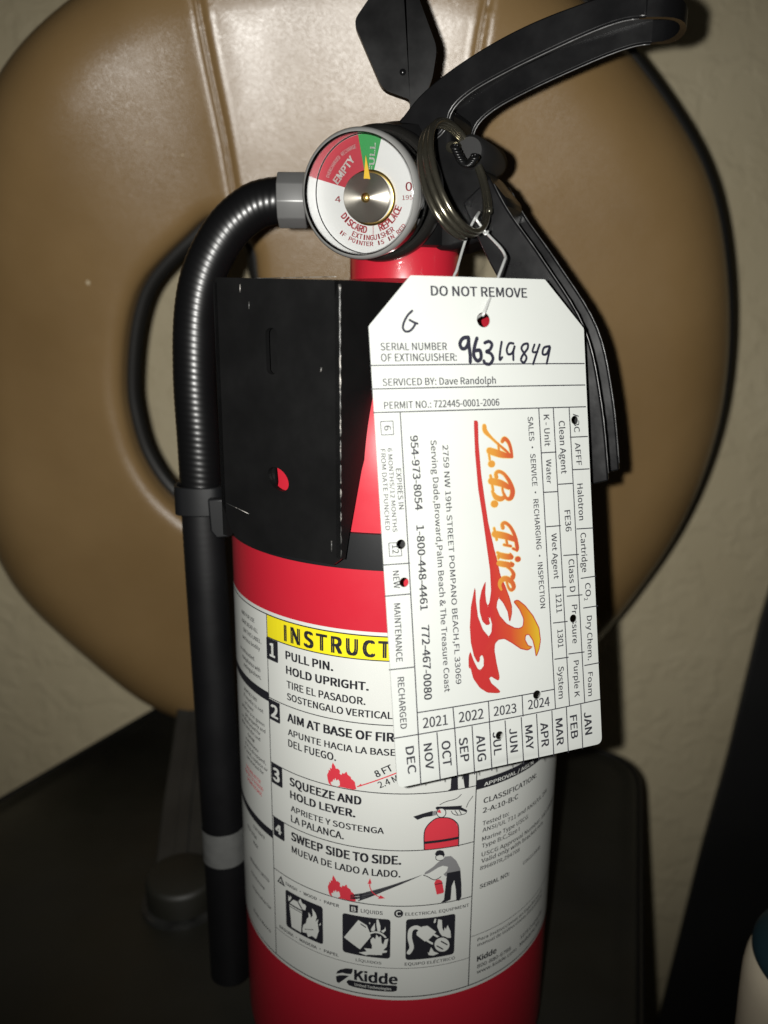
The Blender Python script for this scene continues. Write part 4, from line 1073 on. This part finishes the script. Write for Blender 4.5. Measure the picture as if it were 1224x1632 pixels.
# rounded nose that closes the handle's end
nose = []
e0, e1 = cA[-1], cB[-1]
for k in range(13):
    a = math.pi * k / 12
    nose.append((11.0 * -math.cos(a), 8.0 * math.sin(a) ** 0.8))
V, F = [], []
for w, q in nose:
    dirv = (cA[-1] - cA[-2]).normalized()
    mid, k_ = (e0 + e1) / 2, 1 - 0.42 * (q / 8.0) ** 2
    for e in (e0, e1):
        V.append(h3(mid + (e - mid) * k_ + dirv * q, w))
    for e in (e0, e1):
        V.append(h3(mid + (e - mid) * k_ + dirv * (q - 1.5), w * 0.84))
for k in range(12):
    i, j = 4 * k, 4 * k + 4
    F += [(i, j, j + 1, i + 1), (i + 2, i + 3, j + 3, j + 2), (i, i + 2, j + 2, j), (i + 1, j + 1, j + 3, i + 3)]
F += [(0, 1, 3, 2), (48, 50, 51, 49)]
mesh_obj("handle_nose", V, F, M['handle'], carry, angle=55)
V2 = [h3(cA[-1], w) for w in (-8.5, 8.5)]
lever, lA, lB = channel("operating_lever", LEVER_IN, LEVER_OUT, 9.5, 1.5, 'A', ext, "black squeeze lever hanging down behind the tag")

# flat tab above the gauge
TABP = [(-15.9, 327.5), (-6.0, 340), (-2, 342.5), (-1.0, 342), (8.4, 321.0), (7.2, 313.2), (4.6, 307.5), (4.2, 298), (0.0, 298), (0.9, 307.8), (-7.3, 310.3)]
TABP = [((x - 2.2) * 0.95 + 2.2, 300 + (z - 300) * 0.985) for x, z in TABP]
TABP = [(p.x, p.y) for p in round_poly(TABP, [2.2, 1, 0.5, 1, 2.2, 2.0, 1.2, 0.3, 0.3, 1.2, 2.2], 4)]
v, f = prism(TABP, lambda p: Vector((p[0], -7.5, p[1])), Vector((0, 3.2, 0)))
tab = bevelled(mesh_obj("safety_tab", v, f, M['black'], ext, smooth=False, label="flat black plastic tab standing above the gauge"), 0.9, 3)
for q in ((-1.3, 314.6),):
    v, f = lathe([(0.9, 0), (0.7, 0.35), (0.1, 0.5)], (q[0], -7.6, q[1]), (Vector((1, 0, 0)), Vector((0, 0, 1)), Vector((0, -1, 0))), seg=12, cap1=True)
    mesh_obj("rib_stud", v, f, M['handle'], tab)

# pressure gauge
GC = Vector((-12.2, -30.5, 279.6))
los = (CAM - GC).normalized()
ga = (Matrix.Rotation(math.radians(-19), 3, 'Z') @ los).normalized()
gx = Vector((0, 0, 1)).cross(ga).normalized()
gyv = ga.cross(gx).normalized()
GAX = (gx, gyv, ga)
v, f = lathe([(8, -24), (12, -19.5), (15.6, -17.5), (17.2, -16), (17.6, -13.5), (17.5, -11.2), (16.8, -10.0), (16.1, -9.5), (15.7, -9.6), (15.2, -9.8)], GC + gx * 1.2, GAX, seg=96, cap0=True)
gauge = mesh_obj("pressure_gauge", v, f, M['gauge_body'], ext, True, "round pressure gauge with red and green zones", angle=45)
v, f = lathe([(6.5, -34), (6.5, -18)], GC, GAX, seg=24, cap0=True)
mesh_obj("gauge_stem", v, f, M['gauge_body'], gauge)
def g3(p, h):
    return GC + gx * p[0] + gyv * p[1] + ga * h
DH = -6.6
def sector(r0, r1, a0, a1, n):
    V, F = [], []
    for i in range(n + 1):
        a = a0 + (a1 - a0) * i / n
        V += [polar(r0, a), polar(r1, a)]
    for i in range(n):
        F.append((2 * i, 2 * i + 2, 2 * i + 3, 2 * i + 1))
    return V, F
V, F = sector(0.05, 14.9, 0, 360, 90)
flat_obj("dial_face", [g3(p, DH) for p in V], [tuple(reversed(x)) for x in F], M['dial'], gauge)
V, F = sector(3.0, 14.85, 99, 163, 24)
flat_obj("red_zone", [g3(p, DH + 0.06) for p in V], F, M['dial_red'], gauge)
V, F = sector(3.0, 14.85, 73.5, 99, 12)
flat_obj("green_zone", [g3(p, DH + 0.06) for p in V], F, M['dial_green'], gauge)
gl = lambda ink, nm, m, h: lay(gp, ink, nm, m, gauge, lambda p: g3(p, h))
gl('red0', "dial_lettering", M['dial_text_red'], DH + 0.07)
gl('white1', "zone_lettering", M['ink_white'], DH + 0.13)
nd = [(-1.0, 3.6), (0.9, 3.6), (-0.15, 9.6)]
V = [g3(p, DH + 0.9) for p in nd] + [g3(p, DH + 0.55) for p in nd]
mesh_obj("pointer", V, [(0, 1, 2), (5, 4, 3), (0, 3, 4, 1), (1, 4, 5, 2), (2, 5, 3, 0)], M['needle'], gauge, smooth=False)
# turned hub under the lens, object axes along the gauge so the turning marks circle its centre
hv, hf = lathe([(6.6, 0.0), (6.5, 0.4), (6.2, 0.6), (0.15, 1.2)], seg=64, cap1=True, cap0=True)
me = bpy.data.meshes.new("hub")
me.from_pydata([Vector(x) * MM for x in hv], [], hf)
me.materials.append(M['turned'])
for p in me.polygons:
    p.use_smooth = True
hub = bpy.data.objects.new("hub", me)
COL.objects.link(hub)
hub.parent = gauge
hub.matrix_local = Matrix.Translation(g3((-0.5, -0.7), DH + 0.15) * MM) @ Matrix((gx, gyv, ga)).transposed().to_4x4()
v, f = lathe([(7.0, 0.1), (7.0, 0.6), (6.2, 0.7)], g3((0.5, -0.8), DH), GAX, seg=48)
mesh_obj("brass_ring", v, f, M['brass'], gauge)
v, f = lathe([(1.3, 0.9), (1.2, 1.5), (0.1, 1.7)], g3((-0.5, -0.7), DH), GAX, seg=24, cap1=True)
mesh_obj("brass_pivot", v, f, M['brass'], gauge)
# clear cap: side wall and shallow dome
v, f = lathe([(15.9, -9.3), (15.8, 0.6), (15.3, 1.7), (14.4, 2.1), (13.4, 2.0), (8, 2.6), (0.1, 2.9)], GC, GAX, seg=96, cap1=True)
mesh_obj("lens", v, f, M['lens'], gauge, angle=70)
v, f = lathe([(15.1, -9.2), (14.95, -1.6), (14.7, 0.8), (14.3, 1.6)], GC, GAX, seg=96)
inner = mesh_obj("lens_wall", v, f, M['lens_wall'], gauge, angle=70)
v, f = lathe([(15.95, -1.2), (16.0, 0.8), (15.4, 1.9), (14.9, 2.1)], GC, GAX, seg=96)
mesh_obj("lens_rim", v, f, M['rim'], gauge, angle=70)

# hose and nozzle
hp = [(-27, 0, 282), (-33, 0, 282), (-40, 0, 281.6), (-46, 0, 279.4), (-53.4, 0, 273), (-60, 0, 262), (-63.4, 0, 249), (-64.7, 0, 230), (-64.5, 0, 210), (-64.3, 0, 189)]
hpath = resample(catmull(hp, 14), 0.42)
v, f = tube(hpath, lambda i, a, s: 6.6 + 0.045 * math.sin(2 * math.pi * s / 1.9 + 3 * a), 40)
hose = mesh_obj("hose", v, f, M['rubber'], ext, True, "black spiral ribbed rubber hose")
npth = resample(catmull([(-64.4, 0, 190.5), (-64.0, 0, 165), (-63.6, 0, 146), (-62.5, 0, 88), (-62.0, 0, 60), (-61.8, 0, 8.5)], 10), 1.2)
def nozzle_r(i, a, s):
    z = 190 - s
    base = 6.6 + 0.9 * min(1, s / 120)
    rib = 0.07 * math.sin(2 * math.pi * s / 2.6 + a) * max(0, 1 - s / 70)
    return base + rib
v, f = tube(npth, nozzle_r, 40)
nozzle = mesh_obj("nozzle", v, f, M['nozzle'], ext, True, angle=60)
tpth = [p for p in npth if 58.5 < p.z < 72]
v, f = tube(tpth, lambda i, a, s: 7.75 + (0.18 if 1.8 < a < 2.3 else 0) + 0.05 * math.sin(5 * a + s), 48, caps=False)
mesh_obj("tape_band", v, f, M['tape'], nozzle, True, "strip of silvery grey tape wrapped round the nozzle", angle=30)
hexv, hexf = [], []
for x in (-29, -37.2):
    for k in range(10):
        a = 2 * math.pi * k / 10 + 0.15
        hexv.append(Vector((x, 8.1 * math.cos(a), 282 + 8.1 * math.sin(a))))
hexf = [tuple(range(10)), tuple(range(19, 9, -1))] + [(k, (k + 1) % 10, 10 + (k + 1) % 10, 10 + k) for k in range(10)]
bevelled(mesh_obj("hose_fitting", hexv, hexf, M['alu'], ext, smooth=False), 0.35, 2, 20)

# ------------------------------------------------------------------ wall bracket strapped to the cylinder
AL = math.radians(33)
NB, TBV = Vector((-math.sin(AL), -math.cos(AL), 0)), Vector((math.cos(AL), -math.sin(AL), 0))
brk = thing("mounting_bracket", "black steel mounting bracket with slots, strapped to the extinguisher's upper left side", "bracket", tuple(NB * 60 + Vector((0, 0, 186))))
def p3(p, d=0.0):
    return NB * (60 - d) + TBV * p[0] + Vector((0, 0, p[1]))
outp = [(-19.6, 258.4), (19.7, 257.2), (19.9, 190.4), (17.4, 188.4), (-4, 188.0), (-10.5, 188.6), (-17.0, 191.5), (-20.3, 199.5), (-20.4, 233.0)]
slot1 = [(-1.2 + 1.9 * math.cos(a), 240.5 + (4.2 if math.sin(a) >= 0 else -4.2) + 1.5 * math.sin(a)) for a in [2 * math.pi * k / 20 for k in range(20)]]
slot2 = [(-0.1 + 3.5 * math.cos(a), 208.3 + 2.9 * math.sin(a) - 0.25 * 3.5 * math.cos(a)) for a in [2 * math.pi * k / 24 for k in range(24)]]
def plate_mesh(outer, holes, thick):
    vv, ff = cdt(outer, holes)
    n = len(vv)
    V = [p3((p.x, p.y), 0) for p in vv] + [p3((p.x, p.y), thick) for p in vv]
    F = [tuple(x) for x in ff] + [tuple(n + i for i in reversed(x)) for x in ff]
    ec = {}
    for x in ff:
        for i in range(len(x)):
            e = tuple(sorted((x[i], x[(i + 1) % len(x)])))
            ec[e] = ec.get(e, 0) + 1
    F += [(e[0], e[1], n + e[1], n + e[0]) for e, c in ec.items() if c == 1]
    return V, F
v, f = plate_mesh(outp, [slot1, slot2], 1.4)
plate = mesh_obj("plate", v, f, M['black_metal'], brk, smooth=False, label="black slotted front plate with scuffed edges")
v, f = prism([(-7, 231), (7, 231), (7, 250), (-7, 250)], lambda p: p3(p, 5.0), NB * -0.8)
mesh_obj('slot_shade_fill', v, f, M['black_metal'], plate, smooth=False)  # black sheet added so the upper slot reads as a dark hole
v, f = prism([(-4.8, 203.6), (-2.9, 204.2), (-2.3, 207), (-2.8, 212.4), (-4.8, 212.4)], lambda p: p3(p, 1.6), NB * -0.8)
mesh_obj('slot_shade_fill', v, f, M['black_metal'], plate, smooth=False)  # added dark piece standing in for the shade at the slot's left
sidep = [(1.4, 257.0), (44, 257.6), (36, 252), (28, 245), (21.5, 233.5), (15.6, 224.3), (9.0, 211.4), (3.8, 196.5), (1.9, 189.8), (1.4, 189.8)]
sidep = [(0.0, 257.2)] + sidep[1:-1] + [(0.0, 190.3)]
for sgn in (1, -1):
    w0 = 19.72 if sgn > 0 else -20.35
    A = [NB * (60 - p[0]) + TBV * w0 + Vector((0, 0, p[1])) for p in sidep]
    B = [a - TBV * 1.4 * sgn for a in A]
    n = len(A)
    V = A + B
    F = [tuple(range(n)), tuple(range(2 * n - 1, n - 1, -1))] + [(i, (i + 1) % n, n + (i + 1) % n, n + i) for i in range(n)]
    mesh_obj("side_wing", V, F, M['black_metal'], brk, smooth=False)
ep = [NB * 59.9 + TBV * (19.75 + 0.05 * math.sin(z * 2.1)) + Vector((0, 0, z)) for z in [190.6 + 0.8 * k for k in range(83)]]
v, f = tube(ep, lambda i, a, s: 0.14 + 0.24 * max(0, (i / 83) - 0.25) ** 1.2 + 0.1 * math.sin(i * 1.3) * math.sin(i * 0.37), 8)
mesh_obj("scuffed_edge", v, f, M['edge'], plate)
# pressed fold line and small nicks near the bottom and top
def nick(a, b, r):
    v, f = tube([p3(a, -0.05), p3(b, -0.05)], r, 6)
    mesh_obj("paint_nick", v, f, M['edge'], plate)
nick((-18.6, 199.5), (-10.5, 197.6), 0.12)
nick((-11.0, 254.6), (-10.9, 256.6), 0.16)
nick((-8.2, 250.6), (-8.1, 252.4), 0.14)
nick((16.9, 191.8), (16.9, 194.6), 0.16)
nick((14.1, 236.2), (14.3, 237.2), 0.2)
v, f = tube([p3((-9.4 + 0.1 * k, 257.9 - 0.03 * k * 0), 0.3) + Vector((0, 0, 0.05)) for k in range(0, 290, 10)], 0.09, 6)
mesh_obj("scuffed_edge", v, f, M['edge'], plate)

# strap round the cylinder under the plate
V, F = [], []
NS = 128
for i in range(NS):
    a = 2 * math.pi * i / NS
    for r, z in ((R + 0.12, 185.0), (R + 0.9, 185.15), (R + 1.0, 190), (R + 0.9, 194.85), (R + 0.12, 195.0)):
        V.append(Vector((r * math.sin(a), -r * math.cos(a), z)))
for i in range(NS):
    for k in range(4):
        j = (i + 1) % NS
        F.append((5 * i + k, 5 * j + k, 5 * j + k + 1, 5 * i + k + 1))
mesh_obj("strap", V, F, M['strap'], brk, True, "dark grey strap round the red cylinder", angle=40)
# clip that holds the hose to the strap
CL = Vector((-64.3, 0, 0))
V, F = [], []
n = 40
for i in range(n + 1):
    a = math.radians(-150 + 300 * i / n) + math.pi
    d = Vector((math.cos(a), math.sin(a), 0))
    # squarish loop
    k = 1 / max(abs(d.x), abs(d.y)) ** 0.45
    for rr, z in ((7.0, 187.2), (8.3, 187.2), (8.3, 196.4), (7.0, 196.4)):
        V.append(CL + d * rr * min(k, 1.12) + Vector((0, 0, z)))
for i in range(n):
    for k in range(4):
        F.append((4 * i + k, 4 * i + (k + 1) % 4, 4 * i + 4 + (k + 1) % 4, 4 * i + 4 + k))
F += [(0, 1, 2, 3), (4 * n, 4 * n + 3, 4 * n + 2, 4 * n + 1)]
clip = bevelled(mesh_obj("hose_clip", V, F, M['strap'], brk, smooth=False, label="black plastic clip holding the hose"), 0.4, 2, 40)
v, f = prism([(-59.6, 194.2), (-53.6, 194.2), (-53.0, 188), (-52.8, 182.2), (-57.4, 181.6), (-59.2, 184)], lambda p: Vector((p[0], -13.0, p[1])), Vector((0, 3.0, 0)))
bevelled(mesh_obj("clip_tongue", v, f, M['strap'], clip, smooth=False), 0.6)

# ------------------------------------------------------------------ split ring of the pull pin
def at_px(x, y, d):
    return CAM + (fwd + rgt * ((x - 612) / FPX) - upv * ((y - 816) / FPX)) * d
RC = at_px(729, 282, 205)
rl = at_px(762, 366, 203) - RC
ra = rl.normalized()
rr_ = 16.0
view = (CAM - RC).normalized()
rb = view.cross(ra).normalized()
tilt = math.radians(68)
rb2 = (rb * math.cos(tilt) - view * math.sin(tilt)).normalized()
rn = ra.cross(rb2).normalized()
if rn.x > 0:
    rn = -rn
ring = thing("pull_pin_ring", "dark steel split ring of the pull pin beside the gauge", "ring", tuple(RC))
SGN = 1 if rb2.dot(rgt) > 0 else -1     # the coils spread on the side towards the gauge
pts = []
for k in range(0, 241):
    a = 2 * math.pi * 2.85 * k / 240 + 0.6
    pts.append(RC + ra * (rr_ * 0.98 * math.cos(a)) + rb2 * (rr_ * math.sin(a)) + rn * ((0.35 + 1.5 * max(0.0, 0.5 - 0.5 * SGN * math.sin(a))) * 2.85 * (k / 240 - 0.5)))
v, f = tube(pts, 0.82, 10)
mesh_obj("ring_coil", v, f, M['steel'], ring)
pin = [at_px(728, 236, 216), at_px(705, 232, 228), at_px(660, 226, 240)]
v, f = tube(pin, 1.5, 14)
mesh_obj("pin_shaft", v, f, M['steel'], ring)
# bead-like twisted tamper tie
tw = []
for k in range(140):
    t = k / 139
    c = at_px(724 + 34 * t, 232 + 30 * math.sin(t * 2.6), 206 - 2 * t)
    tw.append(c + Vector((0.9 * math.cos(k * 0.75), 0.9 * math.sin(k * 0.75), 0.5 * math.sin(k * 0.75))))
v, f = tube(tw, 0.4, 8)
mesh_obj("twisted_seal", v, f, M['black'], ring)

# ------------------------------------------------------------------ inspection tag and its wire
T0, TA_, TB_ = (Vector(x) for x in TAG_FRAME)
TN = TA_.cross(TB_).normalized()
if TN.dot(CAM - T0) < 0:
    TN = -TN
def t3(p, h=0.0):
    bow = 0.0011 * (p[0] - 26) ** 2 + 0.00006 * (p[1] - 70) ** 2 - 0.0000045 * (p[0] - 26) * max(0, 60 - p[1]) ** 2   # a card that has taken a slight curl
    return T0 + TA_ * p[0] + TB_ * p[1] + TN * (h - bow + 0.35 + (p[2] if len(p) > 2 else 0.0))
tag = thing("inspection_tag", "white inspection tag with punched holes hanging in front of the extinguisher", "tag", tuple(t3((28.3, 110.3))))
to = round_poly([Vector((10.5, 120.2)), Vector((-0.25, 108.9)), Vector((-0.75, -0.2)), Vector((57.1, 0.75)), Vector((56.7, 108.5)), Vector((45.8, 120.1))], [0.3, 0.3, 1.8, 1.8, 0.3, 0.3], 6)
hl_ = [circle2(c, r, 24) for c, r in TAG_HOLES]
inner_pts = [(2.0 + 2.0 * i, 2.0 + 2.0 * j) for i in range(27) for j in range(59)]
inner_pts = [q for q in inner_pts if pt_inside(Vector(q), to) and min((Vector(q) - e).length for e in to) > 0.8 and all((q[0] - c[0]) ** 2 + (q[1] - c[1]) ** 2 > (r + 0.6) ** 2 for c, r in TAG_HOLES)]
vv, ff = cdt(to, hl_, inner_pts)
n = len(vv)
V = [t3(p) for p in vv] + [t3(p, -0.28) for p in vv]
F = [tuple(x) for x in ff] + [tuple(n + i for i in reversed(x)) for x in ff]
ec = {}
for x in ff:
    for i in range(len(x)):
        e = tuple(sorted((x[i], x[(i + 1) % len(x)])))
        ec[e] = ec.get(e, 0) + 1
F += [(e[0], e[1], n + e[1], n + e[0]) for e, c in ec.items() if c == 1]
card = mesh_obj("card", V, F, M['card'], tag, angle=40)
for a, b, w in TAG_LINE:
    tp.stroke('rule', [a, b], w, step=0.4, smooth=False)
for pts, w in TAG_INK:
    tp.stroke('pen', pts, w)
tp.poly('flame', FLAME)
tp.stroke('flame_edge', FLAME + FLAME[:1], 0.26, step=0.6, smooth=False)
for pts, ws in LETTERS:
    tp.stroke('logo', pts, [w * 0.195 for w in ws])
    tp.stroke('logo_edge', pts, [w * 0.195 + 0.34 for w in ws])
def solid(x, y):
    return all((x - c[0]) ** 2 + (y - c[1]) ** 2 > (r + 0.05) ** 2 for c, r in TAG_HOLES)
for ink, nm, m, h, g in (('text', "printed_lettering", 'tag_ink', 0.08, None), ('rule', "ruled_lines", 'tag_ink', 0.06, None), ('pen', "handwriting", 'pen', 0.10, None),
                         ('logo_edge', "logo_outline", 'logo_edge', 0.02, None), ('flame', "logo_flame", 'flame', 0.10, lambda p: min(1, max(0, (p[0] - 26.0) / 17.5))),
                         ('flame_edge', "flame_outline", 'flame_edge', 0.11, None), ('logo', "logo_lettering", 'logo', 0.12, lambda p: min(1, max(0, (p[0] - 29.0) / 8.5)))):
    lay(tp, ink, nm, M[m], card, lambda p, h=h: t3(p, h), keep=solid, grad=g)

wt = thing("tag_wire", "thin shiny wire tying the white tag to the pull pin ring", "wire", tuple(t3((28.3, 111.6))))
hole = t3((28.3, 111.7))
wpts = [t3((28.3, 111.3), -3.0), t3((28.3, 111.7), 0.0), at_px(771, 500, 188), at_px(786, 462, 191), at_px(803, 418, 196), at_px(805, 408, 198), at_px(797, 394, 200), at_px(776, 372, 204), at_px(762, 354, 203), at_px(759, 348, 203), at_px(764, 338, 206)]
v, f = tube(resample(catmull(wpts, 6), 0.5), 0.36, 10)
mesh_obj("front_strand", v, f, M['wire'], wt)
wp2 = [at_px(764, 338, 206), at_px(757, 348, 208), at_px(748, 366, 207), at_px(738, 395, 205), at_px(728, 430, 201), at_px(724, 446, 199), t3((25, 113), -4.0), t3((28.3, 111.0), -3.0)]
v, f = tube(resample(catmull(wp2, 6), 0.5), 0.36, 10)
mesh_obj("back_strand", v, f, M['wire'], wt)
wp3 = [at_px(768, 366, 204), at_px(774, 374, 202.5), at_px(778, 368, 203)]
v, f = tube(resample(catmull(wp3, 6), 0.4), 0.3, 8)
mesh_obj("twisted_end", v, f, M['wire'], wt)
